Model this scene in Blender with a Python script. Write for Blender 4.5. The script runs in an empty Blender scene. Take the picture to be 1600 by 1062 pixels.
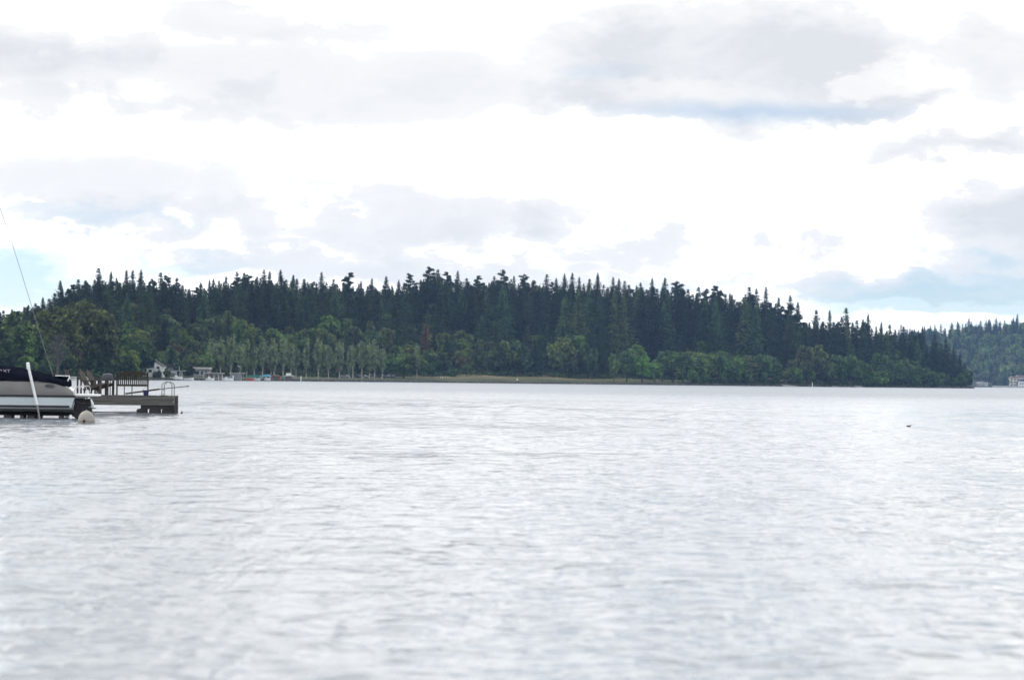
import bpy, math, random
import numpy as np
from mathutils import Matrix, Vector, Euler

random.seed(7)
rng = np.random.default_rng(7)
S = bpy.context.scene
C = S.collection

# ------------------------------------------------------------------ camera
F = 4444.0            # focal length in photo pixels (photo 1600 x 1062)
EYE = Vector((0.0, 0.0, 1.5))
PITCH = math.atan(62.8 / F)
ROLL = math.radians(0.70)
ROT = (Euler((math.pi / 2 + PITCH, 0, 0)).to_matrix() @ Matrix.Rotation(ROLL, 3, 'Z'))
cam = bpy.data.cameras.new('camera')
cam_o = bpy.data.objects.new('camera', cam)
C.objects.link(cam_o)
cam_o.matrix_world = Matrix.Translation(EYE) @ ROT.to_4x4()
cam.sensor_width = 36.0
cam.lens = 36.0 * F / 1600.0
cam.clip_start = 0.5
cam.clip_end = 30000
cam.dof.use_dof = True
cam.dof.focus_distance = 150.0
cam.dof.aperture_fstop = 3.0
S.camera = cam_o

def ray(px, py):
    return ROT @ Vector(((px - 800) / F, (531 - py) / F, -1.0))

def at(px, py, Y):
    """World point at forward distance Y that the photo shows near pixel (px, py)."""
    d = ray(px, py)
    return EYE + d * (Y / d.y)

def horizon(px):
    return 593.8 + math.tan(ROLL) * (px - 800)

# ------------------------------------------------------------------ colour management
S.view_settings.view_transform = 'Standard'
S.view_settings.look = 'None'
S.view_settings.gamma = 1.0
S.view_settings.exposure = 0.0
S.view_settings.use_curve_mapping = False
S.render.engine = 'CYCLES'
S.cycles.max_bounces = 6
S.cycles.volume_bounces = 1
S.cycles.transparent_max_bounces = 8
S.cycles.use_denoising = True

# ------------------------------------------------------------------ sun
SUN_EL = math.radians(48)
SUN_AZ = math.radians(-62)      # measured from +Y (view direction) towards +X
sun = bpy.data.lights.new('sun', 'SUN')
sun.energy = 1.9
sun.angle = math.radians(10)
sun.color = (1.0, 0.96, 0.9)
sun_o = bpy.data.objects.new('sun', sun)
C.objects.link(sun_o)
sd = Vector((math.sin(SUN_AZ) * math.cos(SUN_EL), math.cos(SUN_AZ) * math.cos(SUN_EL), math.sin(SUN_EL)))
sun_o.rotation_euler = sd.to_track_quat('Z', 'Y').to_euler()

# ------------------------------------------------------------------ node helpers
class NT:
    def __init__(s, nt):
        s.nt = nt; s.nt.nodes.clear()
    def n(s, t, **kw):
        x = s.nt.nodes.new(t)
        for k, v in kw.items(): setattr(x, k, v)
        return x
    def put(s, sock, v):
        if v is None: return
        if isinstance(v, bpy.types.NodeSocket): s.nt.links.new(v, sock)
        else: sock.default_value = v
    def m(s, op, a, b=None, c=None, clamp=False):
        x = s.n('ShaderNodeMath', operation=op); x.use_clamp = clamp
        s.put(x.inputs[0], a); s.put(x.inputs[1], b); s.put(x.inputs[2], c)
        return x.outputs[0]
    def vm(s, op, a, b=None):
        x = s.n('ShaderNodeVectorMath', operation=op)
        s.put(x.inputs[0], a)
        if op == 'SCALE': s.put(x.inputs['Scale'], b)
        else: s.put(x.inputs[1], b)
        return x.outputs['Value'] if op in ('LENGTH', 'DOT_PRODUCT') else x.outputs[0]
    def noise(s, vec, scale, detail=4, rough=0.55, dist=0.0, lac=2.0, color=False):
        x = s.n('ShaderNodeTexNoise'); s.put(x.inputs['Vector'], vec)
        x.inputs['Scale'].default_value = scale; x.inputs['Detail'].default_value = detail
        x.inputs['Roughness'].default_value = rough; x.inputs['Distortion'].default_value = dist
        x.inputs['Lacunarity'].default_value = lac
        return x.outputs['Color' if color else 'Fac']
    def mr(s, v, a, b, c=0.0, d=1.0, smooth=True):
        x = s.n('ShaderNodeMapRange'); x.interpolation_type = 'SMOOTHSTEP' if smooth else 'LINEAR'
        s.put(x.inputs[0], v); s.put(x.inputs[1], a); s.put(x.inputs[2], b); s.put(x.inputs[3], c); s.put(x.inputs[4], d)
        return x.outputs[0]
    def mix(s, f, a, b, mode='MIX'):
        x = s.n('ShaderNodeMix', data_type='RGBA', blend_type=mode)
        s.put(x.inputs[0], f)
        for sock, v in ((x.inputs[6], a), (x.inputs[7], b)):
            if isinstance(v, tuple) and len(v) == 3: v = (*v, 1)
            s.put(sock, v)
        return x.outputs[2]

# ------------------------------------------------------------------ world: daylight sky behind broken cloud
W = bpy.data.worlds.new('World'); S.world = W; W.use_nodes = True
w = NT(W.node_tree)
sky = w.n('ShaderNodeTexSky', sky_type='NISHITA')
sky.sun_disc = False; sky.sun_elevation = SUN_EL; sky.sun_rotation = SUN_AZ
sky.altitude = 2500; sky.air_density = 0.9; sky.dust_density = 0.0; sky.ozone_density = 2.5
tc = w.n('ShaderNodeTexCoord').outputs['Generated']
sep = w.n('ShaderNodeSeparateXYZ'); w.put(sep.inputs[0], tc)
az = w.m('ARCTAN2', sep.outputs[0], sep.outputs[1])
el = w.m('ARCSINE', sep.outputs[2])
cmb = w.n('ShaderNodeCombineXYZ'); w.put(cmb.inputs[0], az); w.put(cmb.inputs[1], el); w.put(cmb.inputs[2], 0.0)
ae = cmb.outputs[0]
# isotropic cloud space: direction, flattened so that banks lie level
flat = w.vm('MULTIPLY', tc, (1.0, 1.0, 2.1))
warp1 = w.vm('SCALE', w.vm('SUBTRACT', w.noise(flat, 14, 3, 0.5, color=True), (0.5, 0.5, 0.5)), 0.026)
warp2 = w.vm('SCALE', w.vm('SUBTRACT', w.noise(flat, 60, 5, 0.62, color=True), (0.5, 0.5, 0.5)), 0.022)
P = w.vm('ADD', w.vm('ADD', ae, warp1), warp2)
Pflat = w.vm('ADD', ae, w.vm('SCALE', w.vm('ADD', warp1, warp2), 0.22))
Psoft = w.vm('ADD', ae, w.vm('SCALE', warp1, 0.8))

def blob(px, py, rx, ry, inner=0.3, src=None):
    """Soft elliptical bank of cloud (or gap) in a given direction of the sky."""
    d = ray(px, py).normalized()
    a0, e0 = math.atan2(d.x, d.y), math.asin(d.z)
    v = w.vm('SUBTRACT', src or P, (a0, e0, 0.0))
    v = w.vm('MULTIPLY', v, (F / rx, F / ry, 0.0))
    return w.mr(w.vm('LENGTH', v), inner * 0.5, 1.08, 1.0, 0.0)

def union(*bs):
    r = bs[0]
    for b in bs[1:]: r = w.m('MAXIMUM', r, b)
    return r

def sc(b, k): return w.m('MULTIPLY', b, k)

broad = w.noise(flat, 5.5, 5, 0.55)
fine = w.noise(flat, 22, 6, 0.6, 0.3)
wisp = w.noise(w.vm('MULTIPLY', tc, (1.0, 1.0, 5.0)), 16, 5, 0.6, 0.4)
# shaded undersides and thin grey veils
grey = union(
    sc(blob(1150, 100, 400, 120, 0.75), 1.0), sc(blob(930, 150, 190, 60, 0.4), 0.8), sc(blob(1340, 150, 170, 48, 1.0), 1.0),
    sc(blob(520, 130, 620, 100, 0.35, Psoft), 0.46), sc(blob(420, 40, 330, 48, 0.3), 0.5), sc(blob(150, 290, 420, 90, 0.3, Psoft), 0.32),
    sc(blob(80, 95, 300, 60, 0.3, Psoft), 0.75), sc(blob(1500, 240, 190, 34, 0.3), 0.75),
    sc(blob(1560, 375, 190, 85, 0.35), 0.85), sc(blob(240, 340, 350, 62, 0.3), 0.58),
    sc(blob(620, 350, 300, 68, 0.3), 0.58), sc(blob(830, 350, 90, 44, 0.3), 0.65),
    sc(blob(1560, 90, 150, 110, 0.4), 0.5), sc(blob(1400, 440, 260, 34, 0.3), 0.55),
    sc(blob(640, 420, 700, 40, 0.3), 0.45), sc(blob(1130, 270, 34, 16, 0.2), 0.35),
    sc(blob(1000, 395, 240, 36, 0.3), 0.35))
# general cloud shade everywhere in the sky, above and behind as well
gen = w.mr(broad, 0.50, 0.66, 0.0, 0.6)
front_up = w.mr(el, 0.12, 0.20, 0.0, 1.0)
front_side = w.mr(w.m('ABSOLUTE', az), 0.18, 0.30, 0.0, 1.0)
outside = w.m('MAXIMUM', front_up, front_side)
grey = w.m('MAXIMUM', grey, w.m('MULTIPLY', gen, outside))
billow = w.m('MULTIPLY', w.mr(w.noise(w.vm('MULTIPLY', tc, (1.0, 1.0, 1.5)), 30, 6, 0.55, 0.2), 0.46, 0.62), union(sc(blob(500, 360, 700, 100, 0.4, Psoft), 0.6), sc(blob(1250, 400, 420, 80, 0.4, Psoft), 0.5), sc(blob(300, 120, 500, 130, 0.4, Psoft), 0.6)))
grey = w.m('MAXIMUM', grey, billow)
grey = w.m('MULTIPLY', grey, w.mr(fine, 0.3, 0.7, 0.6, 1.4))
# sunlit puffs
puff = union(
    sc(blob(1425, 112, 85, 46, 1.2), 0.72), sc(blob(1345, 130, 60, 28, 1.0), 0.66), sc(blob(1520, 205, 85, 34, 0.4), 0.8),
    sc(blob(1060, 150, 190, 30, 0.3), 0.35), sc(blob(120, 40, 170, 44, 0.4), 0.9),
    sc(blob(265, 342, 46, 20, 0.4), 0.8), sc(blob(340, 375, 60, 48, 0.5), 0.9), sc(blob(130, 372, 130, 26, 0.4), 0.7),
    sc(blob(1455, 388, 38, 26, 0.4), 0.8), sc(blob(60, 322, 28, 7, 0.3), 0.8), sc(blob(560, 322, 34, 8, 0.3), 0.6),
    sc(blob(700, 395, 130, 24, 0.3), 0.6), sc(blob(1180, 400, 150, 40, 0.4), 0.7))
shade = w.m('MULTIPLY', grey, w.m('SUBTRACT', 1.0, puff), clamp=True)
shade = w.m('ADD', shade, w.m('MULTIPLY', w.mr(wisp, 0.45, 0.75, 0.0, 0.16), w.mr(broad, 0.35, 0.6, 0.2, 1.0)), clamp=True)
cloud_col = w.mix(w.mr(shade, 0.22, 1.0, 0.0, 1.0, False), (1.0, 1.0, 1.0), (0.785, 0.805, 0.835))
lit = w.mr(shade, 0.0, 0.30, 0.85, 0.0)
cloud_col = w.mix(1.0, cloud_col, w.mix(lit, (0.0, 0.0, 0.0), (1.0, 0.985, 0.96)), 'ADD')
# puffs a touch warmer than the clipped white banks
cloud_col = w.mix(w.m('MULTIPLY', puff, 0.8), cloud_col, (0.99, 0.975, 0.955))
# gaps with blue sky
gap = union(
    sc(blob(1190, 176, 330, 22, 0.1, Pflat), 0.5), sc(blob(930, 120, 90, 26, 0.1, Psoft), 0.22), sc(blob(1500, 472, 320, 58, 0.8), 0.86), sc(blob(1600, 440, 200, 40, 0.6), 0.7),
    sc(blob(15, 450, 180, 62, 0.6), 0.86), sc(blob(1060, 440, 130, 16, 0.2), 0.45), sc(blob(260, 425, 200, 22, 0.2), 0.4),
    sc(blob(150, 345, 180, 24, 0.2), 0.3))
gap = w.m('MAXIMUM', gap, w.m('MULTIPLY', w.mr(w.noise(flat, 3.1, 5, 0.55), 0.56, 0.66, 0.0, 0.7), outside))
gap = w.m('MULTIPLY', gap, w.m('SUBTRACT', 1.0, sc(blob(1450, 496, 150, 10, 0.8, Pflat), 0.9)), clamp=True)
bg_sky = w.n('ShaderNodeBackground'); w.put(bg_sky.inputs[0], sky.outputs[0]); bg_sky.inputs[1].default_value = 0.115
bg_cl = w.n('ShaderNodeBackground'); w.put(bg_cl.inputs[0], cloud_col); bg_cl.inputs[1].default_value = 1.0
ms = w.n('ShaderNodeMixShader'); w.put(ms.inputs[0], w.m('SUBTRACT', 1.0, gap))
w.nt.links.new(bg_sky.outputs[0], ms.inputs[1]); w.nt.links.new(bg_cl.outputs[0], ms.inputs[2])
wo = w.n('ShaderNodeOutputWorld'); w.nt.links.new(ms.outputs[0], wo.inputs[0])
W.cycles.sampling_method = 'MANUAL'; W.cycles.sample_map_resolution = 512

# ------------------------------------------------------------------ materials
def mat(name, col, rough=0.6, metal=0.0, spec=0.4, var=0.12, scale=3.0, bump=0.0, stretch=(1, 1, 1)):
    m = bpy.data.materials.new(name); m.use_nodes = True
    t = NT(m.node_tree)
    p = t.n('ShaderNodeBsdfPrincipled'); o = t.n('ShaderNodeOutputMaterial')
    t.nt.links.new(p.outputs[0], o.inputs[0])
    v = t.vm('MULTIPLY', t.n('ShaderNodeTexCoord').outputs['Object'], stretch)
    nz = t.noise(v, scale, 5, 0.6)
    c = t.mix(t.mr(nz, 0.3, 0.7), tuple(x * (1 - var) for x in col), tuple(min(1, x * (1 + var)) for x in col))
    t.put(p.inputs['Base Color'], c)
    p.inputs['Roughness'].default_value = rough; p.inputs['Metallic'].default_value = metal
    p.inputs['Specular IOR Level'].default_value = spec
    if bump:
        b = t.n('ShaderNodeBump'); b.inputs['Strength'].default_value = bump; b.inputs['Distance'].default_value = 0.02
        t.put(b.inputs['Height'], t.noise(v, scale * 4, 5, 0.65)); t.put(p.inputs['Normal'], b.outputs[0])
    return m

def leaf_mat(name, cols, spec=0.15):
    """Foliage colour: the object's own colour, varied from tree to tree and from leaf clump to leaf clump."""
    m = bpy.data.materials.new(name); m.use_nodes = True
    t = NT(m.node_tree)
    p = t.n('ShaderNodeBsdfPrincipled'); o = t.n('ShaderNodeOutputMaterial')
    oi = t.n('ShaderNodeObjectInfo')
    rampn = t.n('ShaderNodeValToRGB'); r = rampn.color_ramp; r.interpolation = 'LINEAR'
    while len(r.elements) < len(cols): r.elements.new(0.5)
    for i, c in enumerate(cols):
        r.elements[i].position = i / (len(cols) - 1); r.elements[i].color = (*c, 1)
    t.put(rampn.inputs[0], oi.outputs['Random'])
    v = t.n('ShaderNodeTexCoord').outputs['Object']
    c = t.mix(1.0, rampn.outputs[0], oi.outputs['Color'], 'MULTIPLY')
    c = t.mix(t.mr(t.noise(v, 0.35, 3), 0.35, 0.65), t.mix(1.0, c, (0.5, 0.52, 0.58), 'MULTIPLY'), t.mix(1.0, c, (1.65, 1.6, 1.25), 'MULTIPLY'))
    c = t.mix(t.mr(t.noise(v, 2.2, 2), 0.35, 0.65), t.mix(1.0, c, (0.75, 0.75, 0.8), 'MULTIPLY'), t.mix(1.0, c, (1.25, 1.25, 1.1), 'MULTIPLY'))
    t.put(p.inputs['Base Color'], c); p.inputs['Roughness'].default_value = 0.75
    p.inputs['Specular IOR Level'].default_value = spec
    tr = t.n('ShaderNodeBsdfTranslucent'); t.put(tr.inputs[0], c)
    mx = t.n('ShaderNodeMixShader'); mx.inputs[0].default_value = 0.18
    t.nt.links.new(p.outputs[0], mx.inputs[1]); t.nt.links.new(tr.outputs[0], mx.inputs[2])
    t.nt.links.new(mx.outputs[0], o.inputs[0])
    return m

M = {}
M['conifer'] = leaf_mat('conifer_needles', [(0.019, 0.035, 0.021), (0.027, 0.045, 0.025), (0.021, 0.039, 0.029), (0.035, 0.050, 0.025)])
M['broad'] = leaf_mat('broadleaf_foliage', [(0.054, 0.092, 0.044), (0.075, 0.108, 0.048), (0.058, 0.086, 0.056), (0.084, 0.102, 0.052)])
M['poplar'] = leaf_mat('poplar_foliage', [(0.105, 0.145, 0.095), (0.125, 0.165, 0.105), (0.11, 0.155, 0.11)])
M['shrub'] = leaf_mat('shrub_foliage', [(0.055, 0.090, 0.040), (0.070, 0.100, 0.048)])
M['bark'] = mat('dark_bark', (0.060, 0.050, 0.042), 0.9, var=0.3, scale=2)
M['pale_bark'] = mat('pale_bark', (0.30, 0.28, 0.25), 0.85, var=0.3, scale=2)
M['hill'] = mat('forest_floor', (0.030, 0.036, 0.024), 0.95, spec=0.1, var=0.4, scale=0.05)
M['white'] = mat('white_gelcoat', (0.72, 0.75, 0.76), 0.25, var=0.05, scale=1.5)
M['hull_white'] = mat('pale_hull_band', (0.50, 0.56, 0.60), 0.25, var=0.06, scale=1.5)
M['hull_grey'] = mat('warm_grey_gelcoat', (0.135, 0.133, 0.135), 0.30, var=0.10, scale=0.9)
M['hull_bottom'] = mat('bottom_paint', (0.062, 0.066, 0.066), 0.7, var=0.25, scale=2.5)
M['hull_stripe'] = mat('dark_stripe', (0.014, 0.014, 0.020), 0.35)
M['mid_grey'] = mat('mid_grey_stripe', (0.16, 0.18, 0.19), 0.4)
M['canvas'] = mat('navy_canvas', (0.007, 0.0085, 0.015), 1.0, spec=0.0, var=0.25, scale=4, bump=0.25)
M['letter'] = mat('grey_lettering', (0.28, 0.28, 0.33), 0.7)
M['emblem'] = mat('emblem_grey', (0.10, 0.105, 0.12), 0.4)
M['black_metal'] = mat('dark_drive_metal', (0.030, 0.034, 0.036), 0.55, var=0.3, scale=6)
M['grey_metal'] = mat('grey_metal', (0.22, 0.23, 0.24), 0.4, metal=0.6)
M['steel'] = mat('polished_rail', (0.50, 0.50, 0.53), 0.3, metal=0.8)
M['pvc'] = mat('white_pvc', (0.66, 0.68, 0.70), 0.4, var=0.06)
M['dark_rubber'] = mat('dark_rubber', (0.02, 0.02, 0.022), 0.8)
M['dock_wood'] = mat('weathered_dock_wood', (0.090, 0.087, 0.085), 0.85, spec=0.2, var=0.4, scale=1.4, bump=0.5, stretch=(0.5, 4, 9))
M['dock_dark'] = mat('wet_dark_timber', (0.040, 0.036, 0.036), 0.7, var=0.4, scale=3)
M['float'] = mat('black_dock_float', (0.014, 0.014, 0.015), 0.6, var=0.3)
M['bench'] = mat('bench_timber', (0.036, 0.033, 0.026), 0.8, spec=0.2, var=0.35, scale=5, stretch=(1, 1, 3))
M['chair'] = mat('weathered_chair_timber', (0.068, 0.062, 0.056), 0.85, spec=0.2, var=0.35, scale=5)
M['blue'] = mat('blue_plastic', (0.022, 0.021, 0.085), 0.45)
M['buoy'] = mat('chalky_buoy_plastic', (0.25, 0.24, 0.22), 0.6, var=0.12, scale=4)
M['rust'] = mat('rusty_eye', (0.05, 0.02, 0.012), 0.8, var=0.4, scale=20)
M['bird'] = mat('dark_feathers', (0.02, 0.02, 0.022), 0.8)
M['wall_white'] = mat('white_siding', (0.60, 0.62, 0.64), 0.7, var=0.08, scale=0.8)
M['wall_cream'] = mat('cream_stucco', (0.62, 0.56, 0.46), 0.8, var=0.08, scale=0.6)
M['wall_tan'] = mat('tan_wall', (0.30, 0.27, 0.22), 0.8, var=0.15, scale=0.6)
M['wall_grey'] = mat('grey_wall', (0.20, 0.21, 0.22), 0.8, var=0.12, scale=0.6)
M['roof_dark'] = mat('dark_roof', (0.045, 0.045, 0.05), 0.8, var=0.2, scale=1)
M['roof_pale'] = mat('pale_roof', (0.34, 0.34, 0.33), 0.7, var=0.1, scale=0.6)
M['roof_brown'] = mat('brown_roof', (0.24, 0.17, 0.14), 0.85, var=0.2, scale=0.8)
M['glass'] = mat('dark_window_glass', (0.03, 0.04, 0.05), 0.12, spec=0.6)
M['teal'] = mat('teal_canopy', (0.035, 0.17, 0.15), 0.7)
M['skyblue'] = mat('light_blue_canopy', (0.12, 0.36, 0.55), 0.7)
M['red'] = mat('faded_red_plastic', (0.42, 0.06, 0.07), 0.6)
M['green_plastic'] = mat('green_plastic', (0.06, 0.30, 0.16), 0.6)
M['car_dark'] = mat('dark_car_paint', (0.04, 0.045, 0.06), 0.3)
M['car_pale'] = mat('pale_car_paint', (0.26, 0.27, 0.29), 0.3)
M['concrete'] = mat('pale_concrete', (0.34, 0.33, 0.32), 0.85, var=0.15, scale=0.4)
M['stone'] = mat('shore_stone', (0.10, 0.095, 0.09), 0.9, var=0.4, scale=1.0)

# ------------------------------------------------------------------ mesh builder
class MB:
    def __init__(s): s.v = []; s.f = []
    def add(s, vs, fs):
        b = len(s.v); s.v += [tuple(v) for v in vs]; s.f += [tuple(b + i for i in f) for f in fs]; return s
    def box(s, x0, x1, y0, y1, z0, z1):
        vs = [(x, y, z) for z in (z0, z1) for y in (y0, y1) for x in (x0, x1)]
        return s.add(vs, [(0, 2, 3, 1), (4, 5, 7, 6), (0, 1, 5, 4), (2, 6, 7, 3), (0, 4, 6, 2), (1, 3, 7, 5)])
    def bar(s, a, b, wd, th, up=(0, 0, 1)):
        """rectangular bar from a to b"""
        a = Vector(a); b = Vector(b); d = (b - a).normalized(); up = Vector(up)
        if abs(d.dot(up)) > 0.95: up = Vector((0, 1, 0))
        r = d.cross(up).normalized() * wd / 2; u = r.cross(d).normalized() * th / 2
        vs = [p + i * r + j * u for p in (a, b) for (i, j) in ((-1, -1), (1, -1), (1, 1), (-1, 1))]
        return s.add(vs, [(3, 2, 1, 0), (4, 5, 6, 7), (0, 1, 5, 4), (1, 2, 6, 5), (2, 3, 7, 6), (3, 0, 4, 7)])
    def tube(s, pts, r, n=8, cap=True):
        pts = [Vector(p) for p in pts]
        rs = r if isinstance(r, (list, tuple)) else [r] * len(pts)
        rings = []
        ref = Vector((0.0, 1.0, 0.02))
        for i, p in enumerate(pts):
            d = (pts[min(i + 1, len(pts) - 1)] - pts[max(i - 1, 0)]).normalized()
            if abs(d.dot(ref)) > 0.97: ref = Vector((1, 0, 0))
            a = d.cross(ref).normalized(); b = d.cross(a)
            rings.append([p + (a * math.cos(k * 2 * math.pi / n) + b * math.sin(k * 2 * math.pi / n)) * rs[i] for k in range(n)])
        return s.loft(rings, True, cap)
    def loft(s, rings, closed=True, cap=True):
        n = len(rings[0]); vs = [p for r in rings for p in r]; fs = []
        for i in range(len(rings) - 1):
            for k in range(n if closed else n - 1):
                k2 = (k + 1) % n
                fs.append((i * n + k, i * n + k2, (i + 1) * n + k2, (i + 1) * n + k))
        if cap and closed:
            fs.append(tuple(range(n))[::-1]); fs.append(tuple((len(rings) - 1) * n + k for k in range(n)))
        return s.add(vs, fs)
    def lathe(s, prof, n=24, c=(0, 0, 0)):
        rings = [[(c[0] + r * math.cos(k * 2 * math.pi / n), c[1] + r * math.sin(k * 2 * math.pi / n), c[2] + z) for k in range(n)] for r, z in prof]
        return s.loft(rings)
    def prism(s, poly, y0, y1):
        """polygon in x-z extruded along y"""
        n = len(poly)
        vs = [(x, y0, z) for x, z in poly] + [(x, y1, z) for x, z in poly]
        fs = [tuple(range(n)), tuple(range(n, 2 * n))[::-1]] + [(i, i + n, (i + 1) % n + n, (i + 1) % n) for i in range(n)]
        return s.add(vs, fs)
    def mesh(s, name, m, smooth=False):
        me = bpy.data.meshes.new(name); me.from_pydata(s.v, [], s.f); me.validate(); me.update()
        me.materials.append(m)
        if smooth:
            me.polygons.foreach_set('use_smooth', [True] * len(me.polygons))
            me.set_sharp_from_angle(angle=math.radians(40))
        return me
    def build(s, name, m, parent=None, smooth=False, bevel=0.0):
        o = bpy.data.objects.new(name, s.mesh(name, m, smooth)); C.objects.link(o)
        if parent is not None: o.parent = parent
        if bevel:
            b = o.modifiers.new('bevel', 'BEVEL'); b.width = bevel; b.segments = 2; b.limit_method = 'ANGLE'
        return o

def tag(o, label=None, cat=None, group=None, kind=None):
    for k, v in (('label', label), ('category', cat), ('group', group), ('kind', kind)):
        if v: o[k] = v
    return o

def thing(name, loc, label, cat, group=None, rz=0.0, sc_=1.0):
    o = bpy.data.objects.new(name, None); C.objects.link(o)
    o.location = loc; o.rotation_euler = (0, 0, rz); o.scale = (sc_, sc_, sc_)
    o.empty_display_size = 0.2
    return tag(o, label, cat, group)

def loc(root, p):
    return Matrix.Rotation(-root.rotation_euler.z, 3, 'Z') @ (Vector(p) - root.location)

def copy_tree(o, parent=None):
    c = o.copy(); C.objects.link(c); c.parent = parent
    for ch in o.children: copy_tree(ch, c)
    return c

# ================================================================== THE SETTING
def interp(tab):
    xs = [a for a, _ in tab]; ys = [b for _, b in tab]
    return lambda q: float(np.interp(q, xs, ys))
shoreY = interp([(-1500, 640), (-600, 740), (0, 860), (110, 900), (300, 1010), (440, 1130), (700, 1280), (960, 1380), (1250, 1500), (1524, 1690), (1700, 1800)])
# photo row of the canopy's top along the ridge, by bearing
canopy = interp([(-1500, 440), (-300, 450), (0, 476), (55, 468), (90, 450), (150, 428), (200, 430), (260, 436), (300, 444), (370, 432), (410, 428), (440, 430),
                 (500, 438), (545, 438), (600, 444), (640, 436), (680, 424), (720, 434), (780, 432), (850, 436), (930, 440), (960, 440), (1040, 442),
                 (1100, 454), (1160, 456), (1200, 462), (1230, 470), (1252, 492), (1280, 494), (1320, 490), (1355, 500), (1400, 512), (1440, 520), (1480, 538), (1500, 562), (1524, 596)])
meadow = interp([(-1500, 1.6), (430, 1.6), (560, 2.0), (690, 3.0), (760, 3.9), (900, 2.9), (1070, 2.7), (1110, 1.6), (1700, 1.2)])
lawn_depth = interp([(-1500, 30), (150, 40), (430, 60), (690, 75), (1050, 75), (1110, 10), (1524, 6)])
RIDGE = 230.0
TREE_H = 20.0
def Yof(q, d): return shoreY(q) + d
def ground(q, d):
    """Terrain height at bearing q (in photo columns) and d metres behind the shoreline."""
    Y = Yof(q, d)
    d = min(d, (1524 - q) / F * Y)
    if d < 0: return max(-1.3, d * 0.4)
    zr = max(2.0, (horizon(q) - canopy(q)) / F * (shoreY(q) + RIDGE) + 1.5 - TREE_H)
    if q > 1380: zr = max(1.5, min(zr, 8.0))
    ld = lawn_depth(q)
    z = min(1.0, d / 1.2) * 0.75
    z += (meadow(q) - 0.75) * min(1.0, max(0.0, (d - 1.2) / max(ld, 5)))
    t = min(1.0, max(0.0, (d - ld) / (RIDGE - ld)))
    z += (zr - meadow(q)) * (t * t * (3 - 2 * t)) if zr > meadow(q) else 0
    z += 0.25 * math.sin(q * 0.05) * math.sin(d * 0.07) * min(1, d / 60)
    return z
def world_x(q, Y): return (q - 800) / F * Y

ds = [-8, -2, 0, 0.6, 1.2, 2.5, 6, 12, 20, 30, 40, 50, 62, 75, 90, 110, 130, 150, 170, 190, 210, 230, 250, 280, 330, 400, 500]
qs = list(range(-1500, 1400, 15)) + list(range(1400, 1530, 4)) + [1540, 1560]
vs, fs = [], []
for q in qs:
    for d in ds:
        Y = Yof(q, d); vs.append((world_x(q, Y), Y, ground(q, d)))
nd = len(ds)
for i in range(len(qs) - 1):
    for j in range(nd - 1):
        fs.append((i * nd + j, (i + 1) * nd + j, (i + 1) * nd + j + 1, i * nd + j + 1))

def ground_mat():
    m = bpy.data.materials.new('shore_ground'); m.use_nodes = True
    t = NT(m.node_tree); p = t.n('ShaderNodeBsdfPrincipled'); o = t.n('ShaderNodeOutputMaterial')
    t.nt.links.new(p.outputs[0], o.inputs[0])
    v = t.n('ShaderNodeTexCoord').outputs['Object']
    sp = t.n('ShaderNodeSeparateXYZ'); t.put(sp.inputs[0], v)
    grass = t.mix(t.mr(t.noise(t.vm('MULTIPLY', v, (0.5, 1.6, 1)), 0.05, 5, 0.6), 0.4, 0.62), (0.060, 0.074, 0.038), (0.175, 0.140, 0.085))
    grass = t.mix(t.mr(t.noise(v, 0.4, 4, 0.6), 0.35, 0.7), grass, t.mix(1.0, grass, (0.6, 0.62, 0.6), 'MULTIPLY'))
    # dark stones and soil of the bank, its shadow also put into the colour
    bank = t.mr(t.m('ADD', sp.outputs[2], t.m('MULTIPLY', t.noise(v, 0.3, 4), 0.5)), 0.85, 1.15)
    c = t.mix(bank, (0.032, 0.030, 0.032), grass)
    c = t.mix(t.m('MULTIPLY', t.mr(sp.outputs[2], 1.5, 2.6, 1.0, 0.0), bank), c, t.mix(1.0, c, (0.42, 0.55, 0.45), 'MULTIPLY'))   # rank dark grass along the bank
    # duller lawn towards the left (park) side
    c = t.mix(t.mr(sp.outputs[0], -110, -20, 0.75, 0.0), c, t.mix(bank, (0.030, 0.028, 0.030), (0.075, 0.085, 0.055)))
    # forest floor uphill
    c = t.mix(t.mr(sp.outputs[2], 4.6, 6.2), c, (0.022, 0.028, 0.018))
    t.put(p.inputs['Base Color'], c); p.inputs['Roughness'].default_value = 0.95; p.inputs['Specular IOR Level'].default_value = 0.1
    return m
me = bpy.data.meshes.new('peninsula_terrain'); me.from_pydata(vs, [], fs); me.materials.append(ground_mat())
me.polygons.foreach_set('use_smooth', [True] * len(me.polygons))
terr = bpy.data.objects.new('terrain', me); C.objects.link(terr); tag(terr, kind='structure')

# far hill across the lake on the right
FARY = 3250.0
far_top = interp([(1150, 540), (1330, 514), (1420, 508), (1450, 507), (1480, 507), (1510, 501), (1540, 496), (1600, 495), (1750, 486), (1900, 482), (2300, 492)])
def far_ground(q, d):
    if d < 0: return -1.0
    zr = (horizon(q) - far_top(q)) / F * (FARY + 420) + 1.5 - 21
    t = min(1.0, max(0.0, (d - 30) / 390)); t2 = t * (1.6 - 0.6 * t)
    return min(d, 1.5) + max(0, zr - 1.5) * t2
fvs, ffs = [], []
fds = [-10, 0, 3, 15, 30, 60, 100, 150, 200, 260, 320, 380, 420, 480, 600]
fqs = list(range(1150, 2320, 30))
for q in fqs:
    for d in fds:
        fvs.append((world_x(q, FARY + d), FARY + d, far_ground(q, d)))
nd = len(fds)
for i in range(len(fqs) - 1):
    for j in range(nd - 1):
        ffs.append((i * nd + j, (i + 1) * nd + j, (i + 1) * nd + j + 1, i * nd + j + 1))
me = bpy.data.meshes.new('far_hill'); me.from_pydata(fvs, [], ffs); me.materials.append(M['hill'])
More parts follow.
